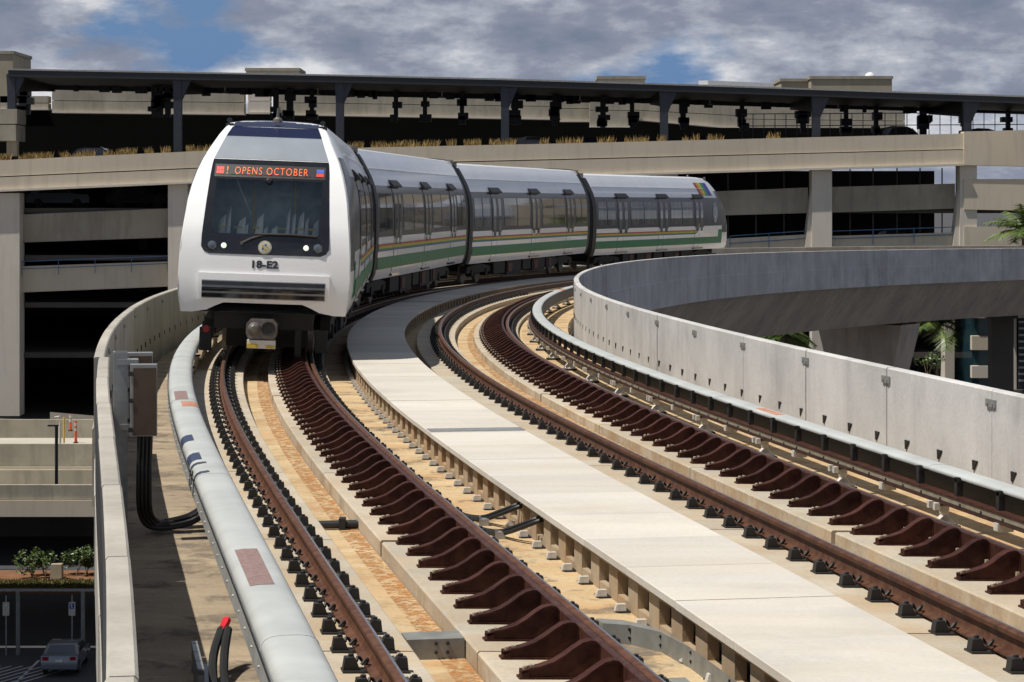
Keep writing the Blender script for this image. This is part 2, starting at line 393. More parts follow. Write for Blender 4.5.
for nm, a, b_, z, m in (('rust_stain', .56, .742, -.3555, 'ruststain'), ('rust_stain', .36, .72, -.3565, 'ruststain2'), ('rust_stain', 4.70, 4.842, -.3555, 'ruststain'), ('floor_grime', 1.80, 2.24, -.3565, 'grime'), ('rust_stain', 5.95, 7.1, -.3565, 'ruststain2'), ('floor_grime', -1.5, -.55, -.3555, 'grime'), ('rust_stain', 4.45, 4.83, -.3545, 'ruststain2')):
    mb = MB(); rows = [[P(s, a, z), P(s, b_, z)] for s in srange(-8, 60, .6)]; mb.grid(rows); mb.build(nm, M[m], via)
for o_ in (.744, 4.844):
    mb = MB(); rows = [[P(s, o_, -.355), P(s, o_, -.24)] for s in srange(-8, 60, .6)]; mb.grid(rows); mb.build('rust_stain', M['ruststain2'], via)

# ------------------------------------------------------------------ rails
def rail_profile(o):
    h = [(-.07, -.17), (.07, -.17), (.07, -.158), (.022, -.143), (.009, -.12), (.009, -.055), (.034, -.042), (.036, -.012), (.028, -.001), (.012, .0), (-.027, -.001), (-.036, -.012), (-.034, -.042), (-.009, -.055), (-.009, -.12), (-.022, -.143), (-.07, -.158)]
    return [(o+a, b) for a, b in h]
def fast_mesh():
    mb = MB()
    mb.box(-.21, .21, -.075, .075, -.205, -.182)
    for sd in (-1, 1):
        mb.prism([(sd*.10, -.18), (sd*.205, -.18), (sd*.195, -.105), (sd*.135, -.10), (sd*.12, -.13)], 'y', -.042, .042)
        pts = [(sd*(.085+.035*math.cos(t)), -.012+.05*math.sin(t), -.13+.022*math.sin(2*t)) for t in [i*math.pi/5 for i in range(9)]]
        mb.tube(pts, .011, 5)
        mb.lathe([(.018, 0), (.018, .014), (.01, .018)], (sd*.155, 0, -.10), 6)
    return mb
fm = None
labels = ['rusty running rail beside the grey third rail cover, outer rail of the left track',
          'running rail beside maroon brackets, inner rail of the left track next to the walkway',
          'rusty running rail just right of the white walkway, outer rail of the right track',
          'running rail beside maroon brackets, inner rail of the right track by the right wall']
for o, tr, lb in ((0, 0, labels[0]), (G, 0, labels[1]), (SP, 1, labels[2]), (SP+G, 1, labels[3])):
    root = thing('running_rail', lb, 'rail', P(0, o, -.2+cz(o, tr)), 'running rails of the two tracks')
    mb = MB(); pf = [(a, b+cz(o, tr)) for a, b in rail_profile(o)]
    sweep(mb, pf, SA, SB, .5 if tr == 0 else .5)
    nseg = len(srange(SA, SB, .5))-1; n = len(pf)
    for i in range(nseg):
        for j in (7, 8): mb.m[i*n+j] = 1
    mb.build('rail_bar', [M['rust'], M['railtop']], root, smooth=True, auto=40)
    for k in range(100):
        s = .9+k*.67
        if fm is None:
            f0 = fast_mesh().build('fastener', M['fast'], root, world=False); fm = f0.data; place(f0, s, o, 0, root, tr)
        else: inst(fm, 'fastener', s, o, 0, root, tr)
# restraining rails and their brackets
def bracket_mesh():
    mb = MB(); top = [(0, .045), (.05, .066), (.12, .08), (.20, .108), (.27, .15), (.33, .196), (.38, .228), (.43, .242), (.465, .238), (.487, .218), (.5, .18)]
    web = [(0.01, 0)]+[(x+(.01 if i == 0 else 0), z-.012) for i, (x, z) in enumerate(top)]+[(.5, 0)]
    mb.prism(web, 'y', -.043, .043)
    for sd in (-1,):
        pass
    # top flange
    rows = []
    for x, z in top: rows.append([(x, -.05, z-.014), (x, .05, z-.014), (x, .05, z+.002), (x, -.05, z+.002)])
    mb.grid(rows, 0, closed=True); mb.add(rows[0], [(0, 1, 2, 3)]); mb.add(rows[-1], [(0, 1, 2, 3)])
    mb.box(-.015, .5, -.055, .055, 0, .014); mb.box(0, .05, -.05, .05, .012, .055); mb.box(.485, .5, -.05, .05, .012, .20)
    mb.lathe([(.016, 0), (.016, .02), (.01, .025)], (.028, 0, .055), 6, 1); mb.box(.06, .085, -.02, .02, .072, .086, 1)
    mb.box(.43, .455, -.13, -.105, .02, .085, 1); mb.box(.46, .535, .07, .13, .0, .09, 2)
    return mb
bmz = None
for o0, tr, lb in ((0, 0, 'dark maroon restraining rail with curved brackets on the left track'), (SP, 1, 'dark maroon restraining rail with curved brackets on the right track, nearer the right wall')):
    o = o0+G
    root = thing('restraining_rail', lb, 'guard rail', P(0, o-.11, -.2+cz(o, tr)), 'restraining rails')
    mb = MB(); pf = [(o-.135, -.16), (o-.10, -.16), (o-.10, -.06), (o-.083, -.04), (o-.083, .022), (o-.09, .03), (o-.128, .03), (o-.135, .022)]
    pf = [(a, b+cz(o, tr)) for a, b in pf]; sweep(mb, pf, SA, SB, .5); mb.build('guard_bar', M['guard'], root, smooth=True)
    for k in range(100):
        s = .75+k*.65
        if bmz is None:
            f0 = bracket_mesh().build('bracket', [M['maroon'], M['bolt'], M['fast']], root, world=False); bmz = f0.data; place(f0, s, o-.635, -.196, root, tr)
        else: inst(bmz, 'bracket', s, o-.635, -.196, root, tr)

# ------------------------------------------------------------------ third rails
def third(c, sd, label):      # sd -1: skirt on the left, +1: skirt on the right
    root = thing('third_rail', label, 'third rail', P(0, c, -.36), 'covered third rails')
    A = [(-.17, .165), (-.165, .20), (-.145, .228), (-.11, .246), (-.05, .254), (.05, .254), (.11, .246), (.145, .228), (.165, .20), (.17, .165)]
    if sd > 0: A = [(a*.66+.10, .165+(z-.165)*.42) for a, z in A]
    cb = c-.045 if sd > 0 else c
    dz_ = -.075 if sd > 0 else 0
    prof = [(c+a, z) for a, z in A]+[(c+a*.93+(.005 if sd > 0 else 0), z-.014) for a, z in A[::-1]]
    k = 0; s = -14.6
    while s < 118:
        mb = MB(); sweep(mb, prof, s+.004, s+8.2-.004, .5); mb.build('cover', M['cover'], root, smooth=True, auto=50); s += 8.2
        mb = MB(); sweep(mb, [(c+a*1.012, z+.003) for a, z in A]+[(c+a*.99, z-.004) for a, z in A[::-1]], s-.03, s+.03, .06); mb.build('cover_joint', M['cover'], root, smooth=True)
    mb = MB(); x = c+sd*(.172 if sd < 0 else .22)
    zl_ = .02 if sd < 0 else -.09
    sweep(mb, [(x, .17), (x+sd*.004, .17), (x+sd*.012, zl_), (x+sd*.008, zl_)], -14, 118, .5, 0 if sd < 0 else 1)  # right skirt blackened and lengthened to stand in for its unlit inner side
    sweep(mb, [(x+sd*.004, .176), (x+sd*.012, .176), (x+sd*.012, .160), (x+sd*.004, .160)], -14, 118, .5, 1)
    s = -2
    while s < 40:
        p = P(s, x+sd*.011, .09); mb.lathe([(.009, -.006), (.009, .006)], tuple(p), 6, 2, axis='x')
        s += .62
    mb.build('side_skirt', [M['cover_side'], M['black'], M['insul']], root)
    mb = MB()
    sweep(mb, rect(cb-.045, cb+.055, .055+dz_, .075+dz_), -14, 118, .5, 0)      # contact surface
    sweep(mb, rect(cb-.037, cb+.02, -.005+dz_, .055+dz_), -14, 118, .5, 1)
    sweep(mb, rect(cb-.05, cb+.05, -.028+dz_, -.005+dz_), -14, 118, .5, 0)
    sweep(mb, rect(cb-.041, cb-.036, .0+dz_, .006+dz_), -14, 118, .5, 2)
    if sd > 0:
        s = -2
        while s < 45: sweep(mb, rect(cb-.044, cb-.036, .006+dz_, .03+dz_), s, s+.03, .03, 2); s += .52
    mb.build('conductor_bar', [M['guard'], M['conduct'], M['black']], root)
    # posts
    pm = MB(); pm.lathe([(.105, 0), (.10, .02), (.075, .05), (.04, .17+dz_), (.05, .22+dz_), (.05, .26+dz_)], (0, 0, .035), 14)
    pm.box(-.13, .13, -.10, .10, 0, .035, 1); pm.box(-.07, .07, -.03, .03, .29+dz_, .325+dz_, 1)
    pm.lathe([(.012, 0), (.012, .05)], (-.10, -.07, .03), 6, 2); pm.lathe([(.012, 0), (.012, .05)], (.10, -.07, .03), 6, 2)
    pm.box(-.13, -.08, -.11, -.05, .265+dz_, .33+dz_, 2); pm.box(-.13, -.08, .05, .11, .265+dz_, .33+dz_, 2)
    hm = MB(); hm.box(-.03, .03, -.035, .035, .075+dz_, .235 if sd < 0 else .175); sd > 0 and hm.box(-.03, .12, -.045, .045, .13, .165); hm2 = MB(); hm2.box(-.035, .035, -.02, .02, -.075, -.028)
    pp = hh = None
    for k in range(36):
        s = .25+k*3.1
        if k == 0: po = pm.build('insulator_post', [M['insul'], M['fast'], M['insul']], root, world=False, smooth=True); place(po, s, c+(.09 if sd < 0 else -.01), -.355, root); pp = po.data
        else: inst(pp, 'insulator_post', s, c+(.09 if sd < 0 else -.01), -.355, root)
    for k in range(60):
        s = .9+k*1.03
        if k == 0: po = hm.build('cover_bracket', M['fast'], root, world=False); place(po, s, c-sd*.02, 0, root); hh = po.data
        else: inst(hh, 'cover_bracket', s, c-sd*.02, 0, root)
    cm = None
    for k in range(20):
        s = 1.8+k*3.1
        if k == 0: po = MB().box(-.11, -.075, -.05, .05, -.09+dz_, -.02+dz_).box(-.09, .05, -.02, .02, -.10+dz_, -.03+dz_).build('rail_clamp', M['insul'], root, world=False); place(po, s, c, 0, root); cm = po.data
        else: inst(cm, 'rail_clamp', s, c, 0, root)
    def patch(s0, s1, a0, a1, m):
        mb = MB(); pr = [(a, z) for a, z in A if a0-.004 <= a <= a1+.004]
        sweep(mb, [(c+a*1.01, z+.0035) for a, z in pr]+[(c+a*1.0, z+.0008) for a, z in pr[::-1]], s0, s1, .3); mb.build('marking', M[m], root)
    return root, patch
t3, patch = third(-.63, -1, 'left third rail under a broad grey rounded cover, between left wall and rails')
patch(17.1, 17.8, -.05, .146, 'orange'); patch(13.0, 13.6, -.166, -.05, 'navytape'); patch(11.2, 11.8, -.166, -.05, 'navytape')
patch(3.6, 5.2, -.111, .05, 'brownsign'); patch(18.1, 19.4, -.111, .051, 'brownsign')
t4, patch = third(6.21, 1, 'right third rail on white insulators under a slim pale cover by the right wall')
patch(15.4, 16.3, .02, .14, 'orange'); patch(58.5, 59.6, -.17, .25, 'orange')

# ------------------------------------------------------------------ centre walkway
wk = thing('centre_walkway', 'long white concrete walkway slab running between the two tracks', 'walkway', P(0, 2.77, -.36))
s = -14.0; seg = 0
while s < 150:
    e = s+1.5
    mb = MB(); dz = random.uniform(-.002, .002)
    sweep(mb, [(2.19, -.055+dz), (3.35, -.055+dz), (3.35, -.004+dz), (3.342, 0+dz), (2.198, 0+dz), (2.19, -.004+dz)], s+.002, e-.002, .5)
    mb.build('walkway_slab', M['walk'], wk) if s < 115 else mb.build('walkway_slab', M['walk'], wk); s = e
for s in (16.05, 54.5):
    mb = MB(); sweep(mb, rect(2.20, 3.34, .003, .009), s, s+.35, .2); mb.build('joint_cover_plate', M['galv'], wk)
for a, b in ((2.25, 2.33), (3.21, 3.29)):
    mb = MB(); sweep(mb, rect(a, b, -.11, -.055), SA, 150, .5)
    s = -2.0
    while s < 64:
        sweep(mb, rect(a, b, -.36, -.108), s, s+.31, .31); s += .67
    sweep(mb, rect(a+.003, b-.003, -.36, -.29), SA, 64, .5); sweep(mb, rect(a+.02, b-.02, -.36, -.108), 64, 150, 1)
    mb.build('support_wall', M['walk_edge'], wk)
mb = MB(); sweep(mb, rect(2.42, 3.12, -.355, -.10), SA, 150, 1.0); mb.build('cable_tray', M['black'], wk)  # tray made wide and black to darken the holes below the slab
fb = MB(); fb.hull8([(-.045, -.035, .012), (.04, -.035, .012), (.04, .035, .012), (-.045, .035, .012)], [(-.03, -.028, .062), (.04, -.028, .062), (.04, .028, .062), (-.03, .028, .062)]); fb.box(-.03, .075, -.06, .12, 0, .013, 1); fbm = None  # black plate under each block stands in for its shadow
for k in range(96):
    s = -1.72+k*.67
    if k == 0: o = fb.build('foot_block', [M['insul'], M['black']], wk, world=False); place(o, s, 2.18, -.358, wk); fbm = o.data
    else: inst(fbm, 'foot_block', s, 2.18, -.358, wk)

# ------------------------------------------------------------------ cables and boxes on the deck
def tubes(name, label, cat, lines, r, m='black', group=None, n=7):
    o0 = lines[0][0]; mb = MB()
    for L in lines:
        pts = [Vector(p) for p in L]; fine = []
        for i in range(len(pts)-1):
            p0 = pts[max(i-1, 0)]; p1 = pts[i]; p2 = pts[i+1]; p3 = pts[min(i+2, len(pts)-1)]
            for t in (0, .25, .5, .75):
                fine.append(.5*((2*p1)+(-p0+p2)*t+(2*p0-5*p1+4*p2-p3)*t*t+(-p0+3*p1-3*p2+p3)*t**3))
        fine.append(pts[-1]); mb.tube(fine, r, n)
    o = mb.build(name, M[m] if isinstance(m, str) else m, None, smooth=True, origin=tuple(o0)); return tag(o, label, cat, group)
tubes('cable_loop', 'black cables looping from under the walkway to the left track floor', 'cable',
      [[P(9.2+d, 2.35, -.12), P(9.1+d, 2.22, -.13), P(9.3+d, 2.08, -.22), P(9.7+d, 1.97, -.32), P(10.1+d, 1.84, -.33), P(10.5+d, 1.76, -.26)] for d in (0, .14, 1.0, 1.14)], .021)
for d, lb in ((9.65, 'small metal clamp on the nearer of the two looping black cable pairs'), (10.55, 'small metal clamp on the farther of the two looping black cable pairs')):
    o = MB(); p = P(d, 1.97, -.33); o.box(p.x-.04, p.x+.04, p.y-.06, p.y+.06, p.z-.03, p.z+.035); o.box(p.x-.055, p.x-.04, p.y-.03, p.y+.03, p.z-.03, p.z+.06)
    tag(o.build('cable_clamp', M['galv'], origin=(p.x, p.y, p.z-.03)), lb, 'clamp')
o = MB(); a = P(10.5, .36, -.30); b = P(10.5, .73, -.30)
o.tube([P(10.5, .34, -.315), P(10.5, .75, -.315)], .035, 10); o.tube([P(10.63, .34, -.318), P(10.63, .75, -.318)], .03, 10)
q = P(10.5, .6, -.3); o.box(q.x-.03, q.x+.03, q.y-.06, q.y+.1, q.z-.05, q.z+.05)
tag(o.build('conduit_pipe', M['black'], smooth=True, origin=tuple(a)), 'black conduit pipes crossing the stained channel between the left track plinths', 'pipe')
def duct(pts, label, w=.14):
    mb = MB(); rows = []
    for (s, o_) in pts: rows.append([P(s-w, o_, -.356), P(s+w, o_, -.356), P(s+w, o_, -.22), P(s-w, o_, -.22)])
    mb.grid(rows, 0, closed=True); mb.add(rows[0], [(0, 1, 2, 3)]); mb.add(rows[-1], [(0, 1, 2, 3)])
    root = thing('cable_duct', label, 'duct', P(pts[0][0], pts[0][1], -.36), 'grey cable ducts crossing the deck')
    mb.build('duct_body', M['ductgrey'], root)
    b2 = MB()
    for (s, o_) in pts[1:-1] if len(pts) > 2 else [(pts[0][0], pts[0][1]+.2), (pts[0][0], pts[0][1]+.28)]:
        for dz in (-.25, -.31): q = P(s-w-.006, o_, dz); b2.lathe([(.012, -.012), (.012, .012)], tuple(q), 6, 0, 'y')
    b2.build('bolt', M['black'], root)
duct([(4.2, .345), (4.2, .74)], 'short grey cable duct in the left track channel')
duct([(4.55, 1.78), (4.45, 1.95), (4.15, 2.1), (3.55, 2.16), (2.6, 2.165), (1.2, 2.165), (-1, 2.165)], 'grey cable duct bending from the left track along the foot of the walkway', .10)
# cabinets on a post
cab = thing('cabinet_post', 'tall grey channel post standing inside the left parapet', 'post', P(10.5, -1.46, -.36))
mb = MB()
for o0, o1, a, b in ((-1.53, -1.51, 10.42, 10.60), (-1.51, -1.40, 10.42, 10.445), (-1.51, -1.40, 10.575, 10.60)): sweep(mb, rect(o0, o1, -.36, 1.34), a, b, .2)
mb.build('channel', M['galv'], cab); mb = MB()
for z in (1.22, .62): mb = MB(); sweep(mb, rect(-1.5, -1.30, z, z+.05), 10.40, 10.62, .2); mb.build('mounting_arm', M['galv'], cab)
def cabinet(s, o0, z0, z1, label):
    r_ = thing('electrical_cabinet', label, 'cabinet', P(s, o0, z0), 'brown cabinets on the post')
    mb = MB(); sweep(mb, rect(o0, o0+.24, z0, z1), s, s+.16, .08); mb.build('housing', M['galv'], r_)
    mb = MB(); sweep(mb, rect(o0+.025, o0+.232, z0+.01, z1-.03), s-.012, s-.002, .01); mb.build('cabinet_door', M['brownbox'], r_)
    mb = MB(); 
    for z in (z0+.06, (z0+z1)/2, z1-.08): sweep(mb, rect(o0-.02, o0+.02, z-.02, z+.02), s-.02, s+.0, .02)
    mb.build('hinge', M['fast'], r_)
cabinet(10.0, -1.38, .60, 1.25, 'brown electrical cabinet with silver rim, nearer of two on the post')
cabinet(10.75, -1.40, .62, 1.31, 'brown electrical cabinet mostly hidden behind the nearer one on the post')
tubes('cabinet_cable', 'black cables hanging from the brown cabinets and running to the third rail', 'cable',
      [[P(10.1, -1.3+d, .6), P(10.1, -1.31+d, .2), P(10.2, -1.3+d, -.1), P(10.4+3*d, -1.22+d, -.27), P(10.5+5*d, -1.05, -.31), P(10.6+6*d, -.8, -.28), P(10.6+6*d, -.62, -.15)] for d in (0, .035, .07, .105)], .019)
tubes('feeder_cable', 'thick black feeder cable rising to the left third rail in the foreground', 'cable',
      [[P(1.5, -1.0+d, -.33), P(3.2, -.99+d, -.31), P(3.7, -.97+d, -.22), P(4.0, -.9+d*.6, -.10)] for d in (0, .07)], .03)
tubes('cable_connector', 'bright red connector sleeve on the foreground feeder cable', 'connector', [[P(3.98, -.905, -.11), P(4.05, -.875, -.08), P(4.1, -.86, -.055)]], .03, 'red')
mb = MB(); 
for k in range(4): sweep(mb, rect(-1.10, -1.06, -.36, -.17), 3.0+k*.3, 3.04+k*.3, .05)
sweep(mb, rect(-1.10, -1.06, -.20, -.17), 3.0, 4.0, .3); sweep(mb, rect(-1.06, -.95, -.36, -.345), 2.8, 4.1, .3)
tag(mb.build('support_bracket', M['galv'], origin=tuple(P(3, -1.08, -.36))), 'grey metal support bracket beside the feeder cable', 'bracket')
mb = MB(); sweep(mb, rect(1.86, 1.98, -.357, -.30), 2.4, 2.9, .3)
tag(mb.build('junction_block', M['ductgrey'], origin=tuple(P(2.6, 1.9, -.36))), 'small grey block on the deck beside the bending duct', 'block')

# ------------------------------------------------------------------ train
SEC = [(1.40, .78), (1.47, .95), (1.505, 1.2), (1.52, 1.55), (1.525, 1.88), (1.515, 2.3), (1.49, 2.7), (1.44, 3.0), (1.38, 3.2), (1.29, 3.42), (1.18, 3.62), (1.03, 3.87), (.87, 4.09), (.62, 4.135), (.3, 4.15), (0, 4.155)]
SETB = [(.7, .10), (.95, .03), (1.2, 0), (1.9, .04), (2.2, .12), (2.7, .38), (3.14, .68), (3.49, 1.0), (3.8, 1.4), (4.02, 1.85), (4.2, 2.5)]
def setb(z): return interp(z, [a for a, b in SETB], [b for a, b in SETB])
def wf(z): return interp(z, [1.2, 1.9, 2.4, 3.1, 3.7, 4.1], [.972, .945, .92, .90, .91, .96])
def bx(z): return interp(z, [b for a, b in SEC], [a for a, b in SEC])
LC = 18.9
FINE = []
for i in range(len(SEC)-1):
    for t in (0, .5): FINE.append((SEC[i][0]+(SEC[i+1][0]-SEC[i][0])*t, SEC[i][1]+(SEC[i+1][1]-SEC[i][1])*t))
FINE.append(SEC[-1])
def car(kind, s0, number, label):
    sa, sb_ = s0+2.9, s0+LC-2.9
    pa, pb = P(sa, G/2, .015), P(sb_, G/2, .015)
    d = (pb-pa).normalized(); ang = math.atan2(d.x, d.y)
    org = pa-d*2.9
    root = thing('train_car', label, 'train car', tuple(org+Vector((.035, 0, 0))), 'cars of the train', (0, .036, -ang)); root['_o'] = (0, 0, 0)
    tail = kind == 'tail'; mid = kind == 'mid'
    Y = (lambda y: LC-y) if tail else (lambda y: y)
    T = lambda p: (p[0], Y(p[1]), p[2])
    def B(mb, name, mats, par=None, smooth=False, auto=None):
        mb.v = [T(p) for p in mb.v]; return mb.build(name, mats, par or root, smooth=smooth, world=False, auto=auto)
    full = FINE+[(-x, z) for x, z in FINE[-2::-1]]
    # body shell; mats: 0 white 1 dark band 2 roof 3 fairing
    mb = MB(); rows = []; flag = []
    if mid: ts = [(0, 1, 0)]
    else:
        ts = [(t, w, 1) for t, w in ((0, 0), (.006, .14), (.022, .22), (.10, .5), (.25, .85), (.5, 1), (.8, 1))]
    for t, w, nz in ts:
        if nz: rows.append([(x*(wf(z)+(1-wf(z))*w), setb(z)+t*(4.0-setb(z)), z if t > .02 else z-.01*(t < .01)) for x, z in full])
        else: rows.append([(x, .0, z) for x, z in full])
    for y in ([4.0] if not mid else [.42])+[7.5, 11.5, 15, LC-.42, LC]: rows.append([(x, y, z) for x, z in full])
    nc = len(full)
    for i in range(len(rows)-1):
        for j in range(nc-1):
            zm = (full[j][1]+full[j+1][1])/2
            mi = 0 if zm < 1.86 else 1 if zm < 3.2 else 3 if zm < 3.62 else 2
            if (i == len(rows)-2 or (mid and i == 0)) and zm < 4.0: mi = 4
            elif not mid and i < 2: mi = 0
            elif not mid and i < 4: mi = 1 if 1.5 < zm < 3.5 else 0
            mb.add([rows[i][j], rows[i][j+1], rows[i+1][j+1], rows[i+1][j]], [(0, 1, 2, 3)], mi)
    # end wall(s) and floor
    mb.add([(x, LC, z) for x, z in full], [tuple(range(nc))], 1)
    if mid: mb.add([(x, 0, z) for x, z in full], [tuple(range(nc))], 1)
    y0 = 0.15 if not mid else 0
    mb.add([(-1.40, y0, .79), (1.40, y0, .79), (1.40, LC, .79), (-1.40, LC, .79)], [(0, 1, 2, 3)], 0)
    body = B(mb, 'body', [M['white'], M['darkband'], M['roof'], M['roof2'], M['black']], smooth=True, auto=28)
    # ridge line along the roof
    mb = MB()
    for sg in (-1, 1):
        for z in (3.62,):
            x = bx(z); mb.box(min(sg*(x-.02), sg*(x+.02)), max(sg*(x-.02), sg*(x+.02)), 0.43 if mid else 3.2, LC-.43, z-.015, z+.012)
    B(mb, 'roof_rib', M['roof2'])
    def side_sheet(mb, sg, y0, y1, z0, z1, d=.004, mi=0, zs=None, thick=.01):
        zs = zs or srange(z0, z1, .12)
        A = [(sg*(bx(z)+d), z) for z in zs]; Bk = [(sg*(bx(z)+d-thick), z) for z in zs]
        ring = A+Bk[::-1]
        mb.grid([[(x, y0, z) for x, z in ring], [(x, y1, z) for x, z in ring]], mi, closed=True)
        n = len(ring)
        mb.add([(x, y0, z) for x, z in ring], [tuple(range(n))], mi); mb.add([(x, y1, z) for x, z in ring], [tuple(range(n))], mi)
    # doors and windows; positions measured from the plain end for nosed cars
    if mid: dc = [3.65, 9.45, 15.25]
    else: dc = [LC-3.7, LC-9.1, LC-14.3]
    for sg in (-1, 1):
        for y in dc:
            mb = MB(); side_sheet(mb, sg, y-.66, y-.008, .86, 3.16, .012, 0); side_sheet(mb, sg, y+.008, y+.66, .86, 3.16, .012, 0)
            for k in range(len(mb.f)):   # doors white below, dark above
                zc = sum(mb.v[i][2] for i in mb.f[k])/len(mb.f[k]); mb.m[k] = 0 if zc < 1.88 else 1
            dr = B(mb, 'door', [M['white'], M['darkband']])
            for a, b in ((y-.52, y-.16), (y+.16, y+.52)):
                mb = MB(); side_sheet(mb, sg, a, b, 1.66, 2.98, .018, 0, thick=.008); B(mb, 'door_window', M['doorglass'], dr)
            mb = MB(); x = bx(.86); mb.box(min(sg*(x-.05), sg*(x+.07)), max(sg*(x-.05), sg*(x+.07)), y-.70, y+.70, .83, .885); B(mb, 'door_sill', M['gloss'], dr)
            mb = MB(); x = bx(3.28); 
            mb.prism([(sg*(x-.10), 3.17), (sg*(x+.13), 3.17), (sg*(x+.13), 3.22), (sg*(x-.02), 3.36), (sg*(x-.12), 3.36)], 'y', y-.72, y+.72); B(mb, 'door_hood', M['black'], dr)
        spans = []
        edges = sorted(dc)
        for a, b in zip(edges[:-1], edges[1:]): spans.append((a+.95, b-.95))
        if mid: spans += [(.55, edges[0]-.9), (edges[-1]+.9, LC-.55)]
        else: spans += [(edges[-1]+.9, LC-.55)]
        for a, b in spans:
            w = (b-a); n = 2 if w > 2 else 1
            for k in range(n):
                p, q = a+w*k/n+.07, a+w*(k+1)/n-.07
                mb = MB(); side_sheet(mb, sg, p, q, 2.02, 3.0, .008, 0); wd = B(mb, 'side_window', M['window'])
                if k == 1 or n == 1: mb = MB(); side_sheet(mb, sg, p, q, 2.74, 2.78, .012, 0, zs=[2.74, 2.78]); B(mb, 'window_bar', M['gloss'], wd)
    # side stripes
    ylo = .42 if mid else 4.6
    cols = ['r1', 'r2', 'r3', 'r4', 'r5']
    zt = 1.70; hh = .037
    bands = [(zt-hh*(k+1), zt-hh*k, cols[k]) for k in range(5)]
    segs = []; cur = .43 if mid else 4.75
    for y in sorted(dc): segs.append((cur, y-.665)); segs.append((y-.655, y-.012)); segs.append((y+.012, y+.655)); cur = y+.665
    segs.append((cur, LC-.43))
    for z0, z1, c in bands:
        for sg in (-1, 1):
            mb = MB()
            for a, b in segs:
                if b > 5.3 or mid: side_sheet(mb, sg, max(a, 5.3) if not mid else a, b, z0+.001, z1-.001, .017, 0, zs=[z0+.001, z1-.001], thick=.006)
            if not mid:      # swoosh upwards towards the nose
                k = cols.index(c); pts = []
                for t in [i/8 for i in range(9)]:
                    a = t*math.pi/2*.8
                    for rr in (.50+hh*k+.001, .50+hh*(k+1)-.001):
                        yy = 5.3-rr*math.sin(a)*1.25; zz = zt+.50-rr*math.cos(a)
                        pts.append((sg*(bx(zz)+.017), yy, zz))
                for i in range(8): mb.add([pts[2*i], pts[2*i+1], pts[2*i+3], pts[2*i+2]], [(0, 1, 2, 3)])
            B(mb, 'rainbow_stripe', M[c])
    for sg in (-1, 1):
        mb = MB()
        for a, b in ([(1.6 if not mid else .43, segs[0][1])]+segs[1:]): side_sheet(mb, sg, a, b, 1.05, 1.36, .0165, 0, thick=.006)
        if not mid:
            side_sheet(mb, sg, 1.0, 1.6, 1.05, 1.70, .002, 0)
        B(mb, 'green_stripe', M['green'])
    # gangway bellows
    ends = ([0, 1] if mid else [1])
    for e in ends:
        mb = MB(); n = 5
        for k in range(n+1):
            y = (LC if e else 0)+(1 if e else -1)*(.01+k*.21/n); sc = .992 if k % 2 else .955
            rows_ = [(x*sc, y, .85+(z-.78)*sc) for x, z in full]
            if k: mb.grid([prev, rows_], 0)
            prev = rows_
        mb.add(prev, [tuple(range(nc))]); B(mb, 'gangway_bellows', M['black'])
        for sg in (-1, 1):
            yb = (LC-.16 if e else .03); mb = MB()
            mb.box(min(sg*.55, sg*.95), max(sg*.55, sg*.95), yb, yb+.13, 4.0, 4.16)
            B(mb, 'roof_bracket', M['steel'])
    # underframe, bogies
    mb = MB()
    for (a, b, z0) in ((4.6, 6.2, .32), (6.5, 8.6, .25), (8.9, 10.1, .36), (10.4, 12.4, .28), (12.7, 14.2, .34)): mb.box(-1.2, 1.2, a, b, z0, .79)
    B(mb, 'equipment_box', M['under'])
    for a_, b_, c_, d_ in ((6.6, 7.2, .35, .65), (10.6, 11.2, .35, .7), (13.0, 13.4, .4, .7)): mb = MB(); mb.box(1.205, 1.23, a_, b_, c_, d_); B(mb, 'equipment_hatch', M['underbrown'])
    for y in (2.9, LC-2.9):
        mb = MB()
        for sg in (-1, 1):
            mb.prism([(y-1.6, .42), (y+1.6, .42), (y+1.5, .62), (y+.6, .70), (y-.6, .70), (y-1.5, .62)], 'x', sg*1.02-.09, sg*1.02+.09)
            for yy in (y-.95, y+.95): mb.lathe([(.10, -.14), (.13, -.1), (.13, .1)], (sg*1.05, yy, .42), 10, 0, 'x')
        mb.box(-.9, .9, y-.35, y+.35, .4, .75); bo = B(mb, 'bogie', M['under'])
        for yy in (y-.95, y+.95):
            mb = MB()
            for sg in (-1, 1): mb.lathe([(.36, -.06), (.38, -.045), (.36, .05), (.12, .06)] if sg > 0 else [(.12, -.06), (.36, -.05), (.38, .045), (.36, .06)], (sg*.755, yy, .385), 22, 0, 'x')
            mb.tube([(-.75, yy, .385), (.75, yy, .385)], .08, 8); B(mb, 'wheelset', M['steel'], bo, smooth=True)
    if mid: return root
    # ---------------- nose
    bulge = .08
    def w0(z): return bx(z)*wf(z)
    def fy(x, z):
        return setb(z)-bulge*(1-min(1, (abs(x)/w0(z)))**2)*(1 if z < 3.6 else max(.2, 1-(z-3.6)*1.2))
    def inner(z): return min(.96, .80*w0(z))
    def zb(x): 
        a = abs(x); return .78 if a > 1.05 else .96 if a < .70 else .78+(1.05-a)/.35*.18
    def ztop(x): return interp(abs(x), [a for a, b in SEC][::-1], [b for a, b in SEC][::-1])
    fr_in = [-1, -.86, -.70, -.5, -.3, -.1, .1, .3, .5, .70, .86, 1]
    zr = [.0, 1.1, 1.4, 1.8, 2.12, 2.3, 2.45, 2.6, 2.75, 2.9, 3.09, 3.25, 3.42, 3.6, 3.75, 3.9, 4.02]
    def colx(j, z):     # columns: outer rim, 12 inner, outer rim
        if j == 0: return -w0(z)
        if j == 1: return -(w0(z)*.55+inner(z)*.45)
        if j == 14: return w0(z)*.55+inner(z)*.45
        if j == 15: return w0(z)
        return fr_in[j-2]*inner(z)
    mb = MB(); G_ = []
